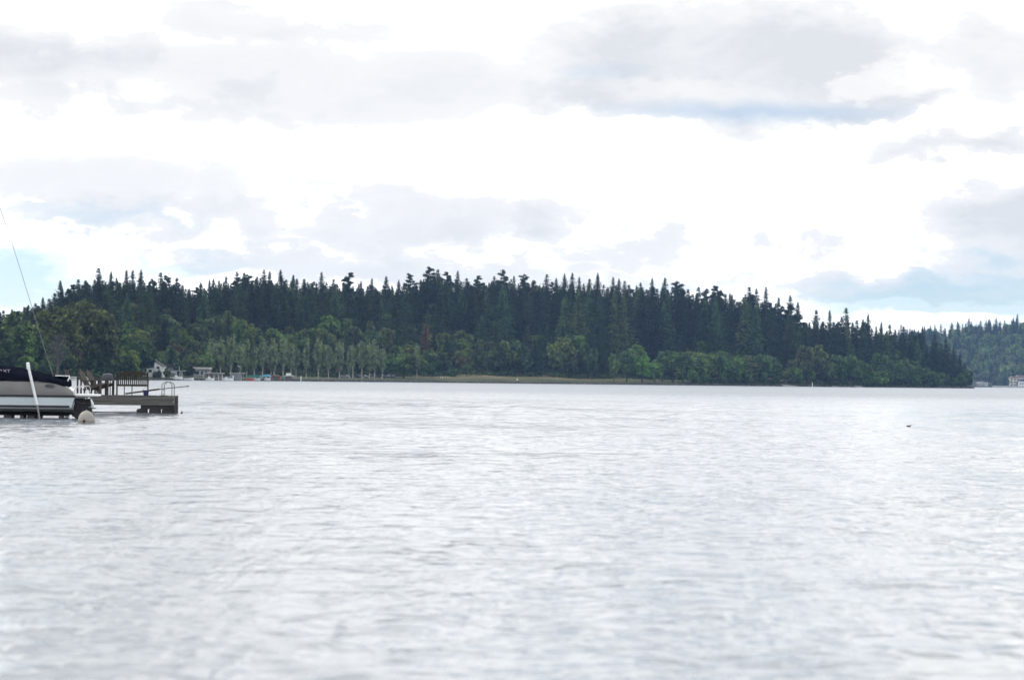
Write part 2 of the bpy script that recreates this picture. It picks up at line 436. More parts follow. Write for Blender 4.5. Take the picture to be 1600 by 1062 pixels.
me.polygons.foreach_set('use_smooth', [True] * len(me.polygons))
fh = bpy.data.objects.new('hill', me); C.objects.link(fh); tag(fh, kind='structure')

# ------------------------------------------------------------------ water
def water_mat():
    m = bpy.data.materials.new('lake_water'); m.use_nodes = True
    t = NT(m.node_tree); p = t.n('ShaderNodeBsdfPrincipled'); o = t.n('ShaderNodeOutputMaterial')
    t.nt.links.new(p.outputs[0], o.inputs[0])
    v = t.n('ShaderNodeTexCoord').outputs['Object']
    gust = t.mr(t.noise(t.vm('MULTIPLY', v, (0.35, 1, 1)), 0.035, 3, 0.5), 0.35, 0.65, 0.6, 1.2)
    streak = t.mr(t.noise(t.vm('MULTIPLY', v, (1.7, 0.16, 1)), 1.0, 3, 0.55, 0.3), 0.38, 0.62, 0.3, 1.9)   # ripples gather in short streaks down the wind
    far = t.mr(t.vm('LENGTH', v), 150.0, 420.0, 0.0, 1.0)      # open-water chop finer than the modelled waves
    big = t.m('MULTIPLY', t.m('MULTIPLY', t.noise(t.vm('MULTIPLY', v, (0.7, 1, 1)), 0.8, 2, 0.5), 0.32), far)
    mid = t.m('MULTIPLY', t.m('MULTIPLY', t.noise(t.vm('MULTIPLY', v, (1.1, 1, 1)), 2.6, 2, 0.5, 0.3), streak), t.m('ADD', 0.024, t.m('MULTIPLY', far, 0.075)))
    small = t.m('MULTIPLY', t.noise(t.vm('MULTIPLY', v, (0.8, 1, 1)), 9, 3, 0.5, 0.3), 0.0045)
    h = t.m('ADD', big, t.m('MULTIPLY', t.m('ADD', mid, small), gust))
    b = t.n('ShaderNodeBump'); b.inputs['Strength'].default_value = 1.0; b.inputs['Distance'].default_value = 1.0
    t.put(b.inputs['Height'], h); t.put(p.inputs['Normal'], b.outputs[0])
    p.inputs['Base Color'].default_value = (0.14, 0.167, 0.196, 1)
    t.put(p.inputs['Roughness'], t.m('ADD', 0.10, t.m('MULTIPLY', far, 0.20)))
    p.inputs['IOR'].default_value = 1.34
    return m

def lake():
    """one sheet: wind waves modelled out to 300 m over the bay in front, flat water beyond"""
    r = np.random.default_rng(77)
    th = np.linspace(-0.25, 0.25, 480)
    rad = [9.0]
    while rad[-1] < 420.0: rad.append(rad[-1] + max(0.055, rad[-1] * 0.0018))
    rad = np.array(rad); nr, nt_ = len(rad), len(th)
    TH, RD = np.meshgrid(th, rad)
    X = RD * np.sin(TH); Y = RD * np.cos(TH); Z = np.zeros_like(X)
    cell = np.maximum(np.gradient(rad)[:, None], RD * (th[1] - th[0]))
    lam = np.exp(r.uniform(math.log(0.20), math.log(2.6), 110))
    gust = 0.85 + 0.22 * np.sin(X * 0.11 + 0.031 * Y + 1.0) * np.sin(Y * 0.083 - 0.05 * X) + 0.16 * np.sin(X * 0.31 + Y * 0.19) + 0.12 * np.sin(Y * 0.37 - X * 0.23 + 2)
    for l in lam:
        ang = -math.pi / 2 + 0.25 + r.normal() * 0.95
        k = 2 * math.pi / l; amp = WAVE_SLOPE * l / (2 * math.pi) / math.sqrt(110 / 2) * (1.0 if l < 1.2 else (1.2 / l) ** 0.5)
        att = np.clip((l / cell - 2.0) / 1.5, 0, 1)
        ph = k * (X * math.cos(ang) + Y * math.sin(ang)) + r.uniform(0, 6.28)
        # slightly warped phase so that the trains break up
        ph = ph + 0.9 * np.sin(X * 0.9 / l + l) * np.sin(Y * 0.55 / l + 2 * l)
        Z += amp * att * (np.sin(ph) + 0.22 * np.cos(2 * ph))
    Z *= gust
    edge = np.clip((0.25 - np.abs(TH)) / 0.025, 0, 1) * np.clip((420 - RD) / 80, 0, 1) * np.clip((RD - 9) / 1.0, 0, 1)
    Z *= edge
    V = np.stack([X, Y, Z], -1).reshape(-1, 3)
    idx = np.arange(nr * nt_).reshape(nr, nt_)
    Fq = np.stack([idx[:-1, :-1], idx[:-1, 1:], idx[1:, 1:], idx[1:, :-1]], -1).reshape(-1, 4)[:, ::-1]
    # surrounding flat water
    nv = len(V); ext = []; fe = []
    def p(x, y): ext.append((x, y, 0.0)); return nv + len(ext) - 1
    a0, a1 = idx[0, 0], idx[0, -1]; b0, b1 = idx[-1, 0], idx[-1, -1]
    c = [p(-2600, -60), p(2600, -60), p(2600, 4100), p(-2600, 4100)]
    me = bpy.data.meshes.new('water')
    # fans towards the outer corners
    row0 = idx[0]; rowN = idx[-1]; colL = idx[:, 0]; colR = idx[:, -1]
    tri = []
    for i in range(len(row0) - 1): tri.append((row0[i + 1], row0[i], c[0]) if i < len(row0) // 2 else (row0[i + 1], row0[i], c[1]))
    tri.append((row0[len(row0) // 2], c[0], c[1]))
    for i in range(len(rowN) - 1): tri.append((rowN[i], rowN[i + 1], c[3]) if i < len(rowN) // 2 else (rowN[i], rowN[i + 1], c[2]))
    tri.append((rowN[len(rowN) // 2], c[2], c[3]))
    for i in range(len(colL) - 1): tri.append((colL[i], colL[i + 1], c[0] ))
    tri.append((colL[-1], c[3], c[0]))
    for i in range(len(colR) - 1): tri.append((colR[i + 1], colR[i], c[1]))
    tri.append((colR[-1], c[1], c[2]))
    V = np.concatenate([V, np.array(ext)]).astype(np.float32); tri = np.array(tri, dtype=np.int32)
    me.vertices.add(len(V)); me.vertices.foreach_set('co', V.ravel())
    li = np.concatenate([Fq.ravel(), tri.ravel()]).astype(np.int32); me.loops.add(len(li)); me.loops.foreach_set('vertex_index', li)
    ls = np.concatenate([np.arange(len(Fq)) * 4, len(Fq) * 4 + np.arange(len(tri)) * 3]).astype(np.int32)
    me.polygons.add(len(ls)); me.polygons.foreach_set('loop_start', ls)
    me.update(calc_edges=True)
    me.polygons.foreach_set('use_smooth', [True] * len(ls))
    me.materials.append(water_mat())
    o = bpy.data.objects.new('water', me); C.objects.link(o); tag(o, kind='structure')
WAVE_SLOPE = 0.070
lake()

# ------------------------------------------------------------------ haze
def haze():
    m = bpy.data.materials.new('haze_air'); m.use_nodes = True
    t = NT(m.node_tree); o = t.n('ShaderNodeOutputMaterial'); p = t.n('ShaderNodeVolumePrincipled')
    p.inputs['Color'].default_value = (0.35, 0.58, 1.0, 1); p.inputs['Density'].default_value = 4.6e-5
    p.inputs['Anisotropy'].default_value = 0.0
    t.nt.links.new(p.outputs[0], o.inputs['Volume'])
    mb = MB(); mb.box(-2700, 2700, -80, 4200, -2.5, 150)
    tag(mb.build('haze', m), kind='stuff')
haze()

# ================================================================== TREES
def mesh_np(name, V, Fq, m):
    me = bpy.data.meshes.new(name)
    V = np.asarray(V, dtype=np.float32).reshape(-1, 3)
    me.vertices.add(len(V)); me.vertices.foreach_set('co', V.ravel())
    Fq = np.asarray(Fq, dtype=np.int32); k = Fq.shape[1]
    me.loops.add(Fq.size); me.loops.foreach_set('vertex_index', Fq.ravel())
    me.polygons.add(len(Fq)); me.polygons.foreach_set('loop_start', np.arange(len(Fq), dtype=np.int32) * k)
    me.update(calc_edges=True); me.materials.append(m); return me

def leaf_quads(P, size, r, flat_=0.0):
    """small randomly turned leaf clumps at points P"""
    n = len(P)
    a = r.normal(size=(n, 3)); a[:, 2] *= (1 - flat_); a /= np.linalg.norm(a, axis=1)[:, None]
    b = r.normal(size=(n, 3)); b[:, 2] *= (1 - flat_); b -= a * np.sum(a * b, axis=1)[:, None]; b /= np.linalg.norm(b, axis=1)[:, None]
    s = size * r.uniform(0.6, 1.4, size=(n, 1)); a *= s; b *= s * 0.7
    V = np.stack([P - a, P - b * 0.9, P + a, P + b], axis=1).reshape(-1, 3)
    return V, np.arange(n * 4).reshape(n, 4)

def conifer_mesh(seed, H=28.0, R=5.4, bare=0.06, shape=0.8, ragged=0.4):
    r = np.random.default_rng(seed); P1 = []; sz = []
    z = H * bare; step = H * 0.017
    while z < H * 0.985:
        t = (z - H * bare) / (H * (1 - bare))
        rad = R * (1 - t) ** shape * min(1.0, 0.5 + t * 4) * r.uniform(0.84, 1.12)
        if r.random() < ragged * 0.16 and 0.1 < t < 0.9: z += step; continue
        nb = int(4 + 2 * (1 - t)); off = r.uniform(0, 6.28); side = r.uniform(0, 6.28)
        for k in range(nb):
            an = off + k * 6.283 / nb + r.normal() * 0.3
            L = rad * r.uniform(1 - ragged * 1.1, 1 + ragged * 0.7) * (1 + ragged * 0.4 * math.cos(an - side)) + 0.2
            n = int(5 + L * 3.4)
            f = np.linspace(0.12, 1.0, n) + r.normal(size=n) * 0.03
            zz = z + (0.30 * t - 0.08) * L * f - 0.22 * L * f * f + (0.10 * L * f ** 4)
            lat = r.normal(size=n) * 0.13 * L * (1 - 0.6 * f)
            x = L * f; c, s_ = math.cos(an), math.sin(an)
            P1.append(np.stack([x * c - lat * s_, x * s_ + lat * c, zz + r.normal(size=n) * 0.12], 1))
            sz.append(np.full(n, 1.0) * (0.58 - 0.16 * f) * (1.0 - 0.55 * t))
        z += step * r.uniform(0.75, 1.3) * (1.1 - 0.4 * t)
    n = 14; P1.append(np.stack([r.normal(size=n) * 0.06, r.normal(size=n) * 0.06, np.linspace(0.93, 1.0, n) * H], 1)); sz.append(np.linspace(0.24, 0.10, n))
    n = 520
    zz = H * (bare + (0.94 - bare) * r.random(n) ** 1.1); t = (zz - H * bare) / (H * (1 - bare))
    rr = R * (1 - t) ** shape * 0.5 * np.sqrt(r.random(n)); an = r.uniform(0, 6.283, n)
    P1.append(np.stack([rr * np.cos(an), rr * np.sin(an), zz], 1)); sz.append(np.full(n, 0.6) * (1 - 0.65 * t))
    P_ = np.concatenate(P1); V, Fq = leaf_quads(P_, np.concatenate(sz)[:, None], r, 0.25)
    return mesh_np('conifer_crown', V, Fq, M['conifer'])

def old_fir_mesh(seed, H=30.0, R=6.0):
    """open, flat-topped, irregular old fir: clumps at the ends of a few big limbs"""
    r = np.random.default_rng(seed); pts = []
    n = int(r.integers(24, 30))
    for i in range(n):
        t = 0.35 + 0.65 * (i + r.random()) / n
        an = r.uniform(0, 6.283); L = R * (1.15 - 0.75 * t ** 2.5) * r.uniform(0.35, 1.0)
        cx, cy, cz = L * math.cos(an), L * math.sin(an), H * t * 0.985
        sz = r.uniform(0.6, 1.5) * (1.2 - 0.5 * t)
        k = int(130 * sz)
        p = r.normal(size=(k, 3)) * np.array([sz, sz, sz * 0.55]) * 0.62 + np.array([cx, cy, cz]); pts.append(p)
        f = r.random((int(34 * L + 16), 1)); p = f * np.array([cx, cy, cz]) + (1 - f) * np.array([0, 0, cz - L * 0.15]) + r.normal(size=(len(f), 3)) * 0.34; pts.append(p)
    zz = r.uniform(0.15, 0.8, 500) * H; an = r.uniform(0, 6.28, 500); rr = np.sqrt(r.random(500)) * R * 0.55
    pts.append(np.stack([rr * np.cos(an), rr * np.sin(an), zz], 1))
    P_ = np.concatenate(pts); V, Fq = leaf_quads(P_, 0.36, r, 0.2)
    return mesh_np('old_fir_crown', V, Fq, M['conifer'])

def broad_mesh(seed, H=16.0, R=5.5, low=0.18, size=0.50, n_l=22, mt='broad', top=1.0):
    r = np.random.default_rng(seed); pts = []; zc = H * (low + 1) / 2; hz = H * (1 - low) / 2
    for i in range(n_l):
        u = r.normal(size=3); u /= np.linalg.norm(u); f = r.uniform(0.35, 0.82)
        c = np.array([u[0] * R * f, u[1] * R * f, zc + u[2] * hz * f * 0.92])
        lr = R * r.uniform(0.24, 0.42)
        k = int(175 * (lr / 2.0) ** 2 * (0.5 / size) ** 2) + 60
        d = r.normal(size=(k, 3)); d /= np.linalg.norm(d, axis=1)[:, None]; d[:, 2] *= 0.85
        rad = lr * r.uniform(0.72, 1.06, size=(k, 1)); rad[r.random(k) < 0.06] *= 1.25
        pts.append(c + d * rad)
    k = 500; d = r.normal(size=(k, 3)); d /= np.linalg.norm(d, axis=1)[:, None]
    pts.append(np.array([0, 0, zc]) + d * np.array([R * 0.6, R * 0.6, hz * 0.75]) * r.random((k, 1)) ** 0.4)
    P_ = np.concatenate(pts); P_[:, 2] = np.maximum(P_[:, 2], 0.15)
    V, Fq = leaf_quads(P_, size, r)
    return mesh_np(mt + '_crown', V, Fq, M[mt])

def poplar_mesh(seed, H=21.0, R=2.6, low=0.16):
    r = np.random.default_rng(seed); pts = []
    for i in range(46):
        z0 = H * (low + (0.72 - low) * r.random()); an = r.uniform(0, 6.28); t0 = z0 / H
        L = H * r.uniform(0.18, 0.32); out = R * r.uniform(0.35, 1.0) * (1.15 - 0.5 * t0)
        k = 75; f = r.random((k, 1)) ** 0.8
        base = np.array([0, 0, z0]); tip = np.array([math.cos(an) * out, math.sin(an) * out, min(H, z0 + L)])
        pts.append(base + (tip - base) * f + r.normal(size=(k, 3)) * np.array([0.42, 0.42, 0.5]) * (0.4 + 0.9 * f))
    z = H * (0.6 + 0.4 * r.random(260)); s = (H - z) / (0.4 * H); pts.append(np.stack([r.normal(size=260) * 0.8 * s * 0.7, r.normal(size=260) * 0.8 * s * 0.7, z], 1))
    P_ = np.concatenate(pts); V, Fq = leaf_quads(P_, 0.30, r)
    return mesh_np('poplar_crown', V, Fq, M['poplar'])

def trunk_mesh(H, r0, m, limbs=0, seed=0, R=3.0, start=0.3):
    r = np.random.default_rng(seed); mb = MB()
    mb.tube([(0, 0, -1.0), (0.02 * r0, 0, H * 0.3), (0.1 * r0, 0.1 * r0, H * 0.65), (0, 0, H)], [r0 * 1.25, r0 * 0.85, r0 * 0.5, r0 * 0.12], 7)
    for i in range(limbs):
        z0 = H * r.uniform(start, 0.7); an = r.uniform(0, 6.28); L = R * r.uniform(0.5, 0.95)
        mb.tube([(0, 0, z0), (math.cos(an) * L * 0.55, math.sin(an) * L * 0.55, z0 + L * 0.5), (math.cos(an) * L, math.sin(an) * L, z0 + L * 1.1)], [r0 * 0.4, r0 * 0.25, r0 * 0.06], 5)
    return mb.mesh('trunk', m)

KIND = {}
def kind(key, name, cat, H, crown, trunk):
    KIND[key] = dict(name=name, cat=cat, H=H, crown=crown, trunk=trunk)
CON = []
for i, (H, R, bare, shp, rag) in enumerate([(28, 8.4, .06, .92, .34), (30, 9.2, .08, .80, .48), (26, 7.6, .06, 1.0, .34), (29, 8.0, .10, .70, .55), (27, 8.2, .05, .95, .42), (31, 6.8, .1, .85, .48)]):
    kind('con%d' % i, 'conifer_tree', 'tree', H, conifer_mesh(100 + i, H, R, bare, shp, rag), trunk_mesh(H * 0.95, 0.42, M['bark'])); CON.append('con%d' % i)
for i in range(3):
    kind('old%d' % i, 'old_fir_tree', 'tree', 30, old_fir_mesh(150 + i), trunk_mesh(28, 0.45, M['bark'], 9, 150 + i, 3.5, 0.4))
BRD = []
for i, (H, R, low) in enumerate([(15, 5.6, .10), (17, 5.2, .12), (13, 5.8, .08), (16, 4.4, .10), (14, 6.2, .15)]):
    kind('brd%d' % i, 'broadleaf_tree', 'tree', H, broad_mesh(200 + i, H, R, low), trunk_mesh(H * 0.75, 0.35, M['bark'], 5, i, R * .7)); BRD.append('brd%d' % i)
for i in range(4):
    kind('pop%d' % i, 'poplar_tree', 'tree', 21, poplar_mesh(300 + i, 21, 1.9 + 0.25 * i, .14 + .03 * (i % 3)), trunk_mesh(18, 0.30, M['pale_bark'], 4, i, 1.8, .2))
for i in range(3):
    kind('shr%d' % i, 'shrub', 'shrub', 5, broad_mesh(400 + i, 5.0, 3.3, 0.0, 0.36, 14, 'shrub'), trunk_mesh(3.5, 0.12, M['bark'], 3, i, 1.6, .1))
# bare / twiggy tree on the left
def twiggy():
    r = np.random.default_rng(5); mb = MB(); H = 15
    mb.tube([(0, 0, -1), (0.2, 0, 5), (-0.1, 0.2, 10), (0.1, 0, H)], [0.4, 0.3, 0.18, 0.04], 6)
    for i in range(60):
        z0 = r.uniform(4, 13.5); an = r.uniform(0, 6.28); L = r.uniform(1.5, 4.0) * (1.15 - z0 / 20)
        p1 = (math.cos(an) * L * .6, math.sin(an) * L * .6, z0 + L * .45); p2 = (math.cos(an) * L, math.sin(an) * L, z0 + L * 1.0)
        mb.tube([(0, 0, z0), p1, p2], [0.09, 0.06, 0.02], 4)
        for j in range(5):
            q = [p1[k] + (p2[k] - p1[k]) * r.random() for k in range(3)]
            mb.tube([q, [q[k] + r.normal() * 0.8 + (0.5 if k == 2 else 0) for k in range(3)]], [0.05, 0.015], 3)
    return mb
M['dead'] = mat('grey_dead_wood', (0.06, 0.055, 0.052), 0.9, var=0.2)

# ------------------------------------------------------------------ tree planting list: (key, q, d, scale, tint, label, group)
plants = []
def tree_at(key, q, d, h, tint=(1, 1, 1), label=None, group=None, far=False, name=None):
    plants.append(dict(key=key, q=q, d=d, h=h, tint=tint, label=label, group=group, far=far, rz=random.uniform(0, 6.28), name=name))

# hand-placed skyline trees: (q, photo row of the tip, kind)
SKY = [(66, 463, 'con2'), (93, 437, 'con0'), (121, 434, 'con3'), (133, 436, 'con4'), (153, 417, 'con1'), (172, 423, 'con2'), (196, 421, 'con0'), (206, 420, 'con5'), (219, 420, 'con4'),
       (250, 424, 'con1'), (260, 430, 'old0'), (275, 432, 'con3'), (312, 440, 'con2'), (326, 436, 'con0'), (332, 434, 'con4'), (341, 436, 'con2'), (352, 430, 'con5'), (369, 423, 'con1'), (380, 424, 'con3'), (386, 428, 'old2'),
       (398, 434, 'con2'), (411, 420, 'con1'), (420, 423, 'con0'), (437, 420, 'con4'), (457, 428, 'con2'), (474, 434, 'con3'), (501, 424, 'con0'), (520, 434, 'con3'), (544, 425, 'old1'),
       (563, 438, 'con2'), (580, 434, 'con0'), (602, 430, 'con4'), (622, 436, 'con2'), (640, 427, 'old0'), (669, 416, 'old2'), (683, 419, 'con3'), (698, 424, 'old1'), (714, 422, 'con0'), (728, 433, 'con3'), (745, 430, 'old1'),
       (771, 430, 'con1'), (786, 421, 'old0'), (802, 430, 'con0'), (817, 428, 'old2'), (832, 436, 'con3'), (853, 427, 'con1'), (868, 433, 'con4'), (881, 426, 'con2'), (893, 424, 'con5'), (904, 432, 'con0'),
       (920, 434, 'con3'), (933, 425, 'con2'), (957, 432, 'con0'), (966, 434, 'con4'), (975, 437, 'con3'), (1000, 440, 'con1'), (1018, 433, 'con2'), (1038, 431, 'con5'), (1056, 439, 'old2'), (1066, 449, 'con0'), (1091, 447, 'con1'),
       (1103, 451, 'old0'), (1120, 446, 'old1'), (1143, 459, 'con2'), (1170, 446, 'con3'), (1181, 449, 'con1'), (1196, 448, 'con0'), (1216, 462, 'con5'), (1234, 460, 'con1'), (1246, 470, 'con4'), (1275, 482, 'con3'),
       (1296, 484, 'con0'), (1322, 479, 'con1'), (1356, 489, 'con2'), (1348, 497, 'con4'), (1377, 502, 'con0'), (1390, 505, 'con3'), (1412, 508, 'con1'), (1441, 509, 'con2'), (1425, 514, 'con0'), (1460, 520, 'con3'), (1478, 528, 'con1'), (1490, 540, 'con0'), (1500, 553, 'con2'), (1508, 566, 'con4')]
for i, (q, row, k) in enumerate(SKY):
    d = RIDGE + random.uniform(-25, 10)
    if q > 1380: d = min(d, (1524 - q) / F * 1800 * 0.9 + 18)
    z = (horizon(q) - row) / F * Yof(q, d) + 1.5
    g = ground(q, d); h = max(9, min(36, z - g))
    tree_at(k, q, d, z - g if z - g > 9 else h, (0.95, 0.95, 1.0))
# filling forest
def keep_out(q, d):
    if d < lawn_depth(q) + 4 and q > 205: return True
    return False
cell = 8.0
q = -420.0
while q < 1515:
    Yq = shoreY(q) + 100
    d = 6.0
    while d < RIDGE + 34:
        qq = q + random.uniform(-0.5, 0.5) * cell / Yq * F; dd = d + random.uniform(-5, 5)
        inside = dd < (1524 - qq) / F * Yof(qq, dd) - 3
        if inside and dd > 4 and not keep_out(qq, dd):
            t = dd / min(RIDGE, max(20, (1524 - qq) / F * Yof(qq, dd) * 0.85))
            g = ground(qq, dd)
            limit = (horizon(qq) - (canopy(qq) + (14 if t < 0.6 else 5))) / F * Yof(qq, dd) + 1.5 - g   # stay under the skyline
            prob_b = 0.85 if t < 0.42 else (0.66 if t < 0.62 else (0.28 if t < 0.8 else 0.05))
            if random.random() < prob_b:
                h = random.uniform(8, 14)
                v = random.random()
                tint = (1.15, 1.2, 1.1) if v < .45 else ((0.72, 0.78, 0.82) if v < .72 else (1.5, 1.5, 1.0))
                if random.random() < 0.07: tint = (1.15, 0.72, 0.8)
                key = random.choice(BRD)
            else:
                h = (random.uniform(13, 23) if t < 0.7 else limit * random.uniform(0.8, 1.04)) * (0.8 if t < 0.3 else 1.0); v = random.choice((0.5, 0.85, 1.25, 2.0)); tint = (v, v * random.uniform(.95, 1.15), v * random.uniform(.8, 1.05)); key = random.choice(CON)
            h = min(h, limit * random.uniform(0.93, 1.03))
            if h > 6: tree_at(key, qq, dd, h, tint)
        d += cell * 1.15
    q += cell / Yq * F * 1.15

# second rank behind the skyline trees
q = -430.0
while q < 1505:
    d = min(RIDGE + random.uniform(-30, 12), (1524 - q) / F * 1750 * 0.8 + 8)
    z = (horizon(q) - (canopy(q) + random.uniform(0, 15))) / F * Yof(q, d) + 1.5
    h = z - ground(q, d)
    if h > 8: tree_at(random.choice(CON + ['old1', 'old0', 'con1', 'con3', 'con3']), q, d, h, (0.85, 0.88, 0.95))
    q += random.uniform(4.5, 9.5)
# distinct front trees (q, photo row of the top, d, kind, tint, label)
def front(q, row, d, key, tint, label, group=None, wide=1.0):
    z = (horizon(q) - row) / F * Yof(q, d) + 1.5
    g = ground(q, d); h = z - g
    plants.append(dict(key=key, q=q, d=d, h=h, tint=tuple(1.25 * c for c in tint), label=label, group=group, far=False, rz=random.uniform(0, 6.28), wide=wide, name=None))
front(25, 471, 22, 'brd0', (0.75, 0.85, 0.7), 'dark green round tree at the left edge of the photo')
front(35, 497, 14, 'brd3', (0.85, 1.05, 0.75), 'mid green tree standing left of the grey bare tree')
front(8, 520, 12, 'brd1', (0.6, 0.7, 0.65), 'dark tree behind the covered motorboat at the left edge')
front(92, 465, 20, 'brd1', (0.85, 0.75, 0.48), 'big olive brown tree behind the grey bare tree', wide=1.05)
front(132, 462, 24, 'brd4', (0.75, 0.70, 0.5), 'tall olive tree right of the grey bare tree', wide=0.95)
front(150, 500, 14, 'brd0', (0.6, 0.62, 0.55), 'dull olive tree above the slatted armchairs')
front(198, 512, 20, 'brd3', (0.55, 0.68, 0.58), 'dark green tree above the slatted bench')
front(222, 520, 24, 'brd0', (0.5, 0.6, 0.55), 'dark round tree left of the white house')
front(40, 551, 5, 'brd2', (1.15, 1.4, 0.95), 'bright green bushy tree above the navy boat cover', wide=1.2)
front(72, 556, 5, 'brd4', (0.95, 1.15, 0.85), 'leafy green tree right of the white guide pole', wide=1.1)
front(110, 553, 5, 'brd1', (0.62, 0.72, 0.62), 'low dark tree behind the piling at the boat stern')
front(160, 556, 5, 'brd3', (0.6, 0.75, 0.6), 'low dark green tree just left of the bench')
front(212, 572, 4, 'shr0', (1.0, 1.25, 0.75), 'bright green bush just above the bench back')
front(248, 543, 38, 'brd0', (1.0, 1.15, 0.85), 'pale green round tree behind the white house')
front(280, 561, 22, 'brd4', (0.55, 0.7, 0.5), 'dark olive tree between the white house and the flat roofed house', wide=0.8)
front(296, 566, 20, 'brd2', (0.55, 0.62, 0.5), 'dark low tree left of the flat roofed house', wide=0.8)
front(262, 578, 6, 'shr1', (1.1, 1.0, 0.9), 'greyish green bush below the white house')
front(243, 577, 7, 'con2', (1, 1, 1), 'small pointed conifer in front of the white house')
front(249, 574, 7, 'con0', (1, 1, 1), 'taller of the two small conifers in front of the white house')
front(268, 535, 46, 'con0', (1.1, 1.2, 1.2), 'slim fir right behind the white house')
front(304, 545, 42, 'brd0', (1.0, 1.05, 0.85), 'rounded olive tree above the pale flat roof')
front(318, 548, 40, 'brd2', (1.05, 1.1, 0.85), 'wide olive green tree at the left end of the poplar row', wide=1.1)
front(337, 528, 44, 'brd3', (1.05, 1.15, 0.95), 'tall pale green tree at the left end of the poplar row')
# row of poplars
POP = [(330, 530), (345, 524), (361, 522), (375, 534), (386, 530), (398, 537), (411, 530), (424, 536), (429, 529), (443, 523), (455, 538), (463, 542), (479, 534), (498, 524), (514, 538), (531, 531), (546, 541), (552, 533), (566, 531), (578, 534), (586, 531), (598, 540), (652, 536)]
for i, (q, row) in enumerate(POP):
    NUM = ['first', 'second', 'third', 'fourth', 'fifth', 'sixth', 'seventh', 'eighth', 'ninth', 'tenth', 'eleventh', 'twelfth']
    lab = '%s poplar from the %s end of the lakeside row' % (NUM[i] if i < 11 else NUM[21 - i], 'left' if i < 11 else 'right')
    if q == 652: lab = 'slim poplar with pale forked trunk standing alone right of the row'
    elif q == 498: lab = 'tallest poplar in the middle of the lakeside row'
    elif q == 479: lab = 'poplar with the longest bare white trunk'
    front(q, row, random.uniform(26, 40), 'pop%d' % (i % 4), (1, 1, 1), lab, 'poplars in a row along the park shore', wide=1.0 if q != 652 else 0.8)
front(612, 545, 44, 'brd0', (1.05, 1.15, 0.95), 'round pale green tree at the right end of the poplar row')
front(632, 546, 42, 'brd2', (1.1, 1.25, 0.85), 'bright green round tree beside the lone forked poplar', wide=1.05)
front(674, 562, 46, 'brd1', (0.55, 0.75, 0.6), 'small dark tree behind the white hut')
front(729, 563, 60, 'brd0', (0.8, 0.9, 0.8), 'small round tree at the left end of the tan meadow')
front(710, 572, 58, 'shr2', (0.7, 0.85, 0.7), 'low bush at the left end of the tan meadow')
# middle forest accents
front(768, 525, 95, 'brd0', (0.72, 0.6, 0.66), 'reddish brown tree above the meadow')
front(786, 526, 90, 'brd2', (1.15, 1.2, 0.75), 'yellow green tree right above the reddish tree', wide=0.9)
front(664, 498, 120, 'brd3', (0.95, 0.55, 0.62), 'narrow rust red tree half way up the hill', wide=0.5)
front(663, 512, 110, 'con2', (2.2, 0.9, 1.1), 'dead rust red fir half way up the hill')
front(812, 530, 85, 'brd4', (0.5, 0.6, 0.65), 'broad dark tree behind the middle of the meadow', wide=1.2)
front(880, 516, 95, 'brd0', (1.0, 1.15, 0.8), 'yellowish green tree above the right half of the meadow')
front(901, 515, 95, 'brd1', (1.0, 1.15, 0.8), 'pair tree with yellowish crown above the right half of the meadow')
front(872, 540, 85, 'brd3', (0.8, 0.95, 0.8), 'green tree below the yellowish pair above the meadow')
front(925, 537, 72, 'brd3', (0.62, 0.75, 0.6), 'upright dark green tree behind the right end of the meadow', wide=0.8)
for q_, r_ in ((320, 490), (340, 488), (376, 492), (384, 498), (365, 504), (402, 504), (428, 506), (455, 514), (465, 510), (496, 504), (508, 512), (515, 484), (270, 506), (280, 510), (262, 522), (548, 502), (580, 506), (596, 508)):
    front(q_, r_, 70 + (540 - r_) * 1.3, random.choice(BRD), random.choice([(1.0, 1.15, 0.75), (0.9, 1.0, 0.8), (0.8, 0.85, 0.8), (1.05, 0.95, 0.7)]),
          'round yellowish green crown on the hill behind the poplars', 'round green crowns on the hillside above the poplars')
for q_, r_ in ((1045, 500), (1028, 503), (1090, 513), (1100, 530), (1155, 522), (1170, 527), (1260, 508), (990, 535), (960, 515)):
    front(q_, r_, 80 + (540 - r_) * 1.5, random.choice(BRD), random.choice([(1.0, 1.1, 0.75), (0.75, 0.85, 0.7)]),
          'olive green rounded tree on the slope above the shore thicket', 'rounded crowns above the shore thicket')
# shore thicket right of the meadow
front(960, 545, 12, 'brd3', (0.95, 1.2, 0.85), 'narrow green tree on the shore at the right end of the meadow', wide=0.62)
front(980, 543, 20, 'brd1', (0.95, 1.15, 0.85), 'green tree just left of the brightest green tree')
front(1004, 549, 10, 'brd0', (1.35, 1.7, 0.95), 'brightest green round tree on the lakeshore', wide=1.05)
front(1024, 562, 9, 'brd2', (1.2, 1.5, 0.9), 'small bright green tree right beside the brightest one', wide=0.8)
TH = [(1035, 541, 30), (1052, 542, 26), (1068, 545, 24), (1083, 543, 26), (1096, 550, 14), (1110, 546, 16), (1122, 545, 14), (1137, 558, 8), (1150, 552, 10), (1165, 549, 12), (1178, 552, 12), (1192, 548, 14), (1209, 551, 12),
      (1081, 575, 4), (1062, 572, 8), (1102, 578, 4), (1130, 580, 4), (1148, 576, 4), (1170, 580, 4), (1195, 578, 4), (1212, 584, 4)]
for i, (q_, r_, d_) in enumerate(TH):
    front(q_, r_, d_, random.choice(BRD), random.choice([(0.8, 1.0, 0.75), (0.95, 1.15, 0.8), (0.65, 0.85, 0.7), (0.85, 1.0, 0.8)]),
          'green tree in the dense shore thicket right of the meadow' if r_ < 570 else 'low bushy tree at the water in front of the thicket',
          'trees of the shore thicket' if r_ < 570 else 'low trees at the water in the thicket')
front(1166, 548, 10, 'brd0', (1.0, 0.85, 0.75), 'brownish tree inside the shore thicket')
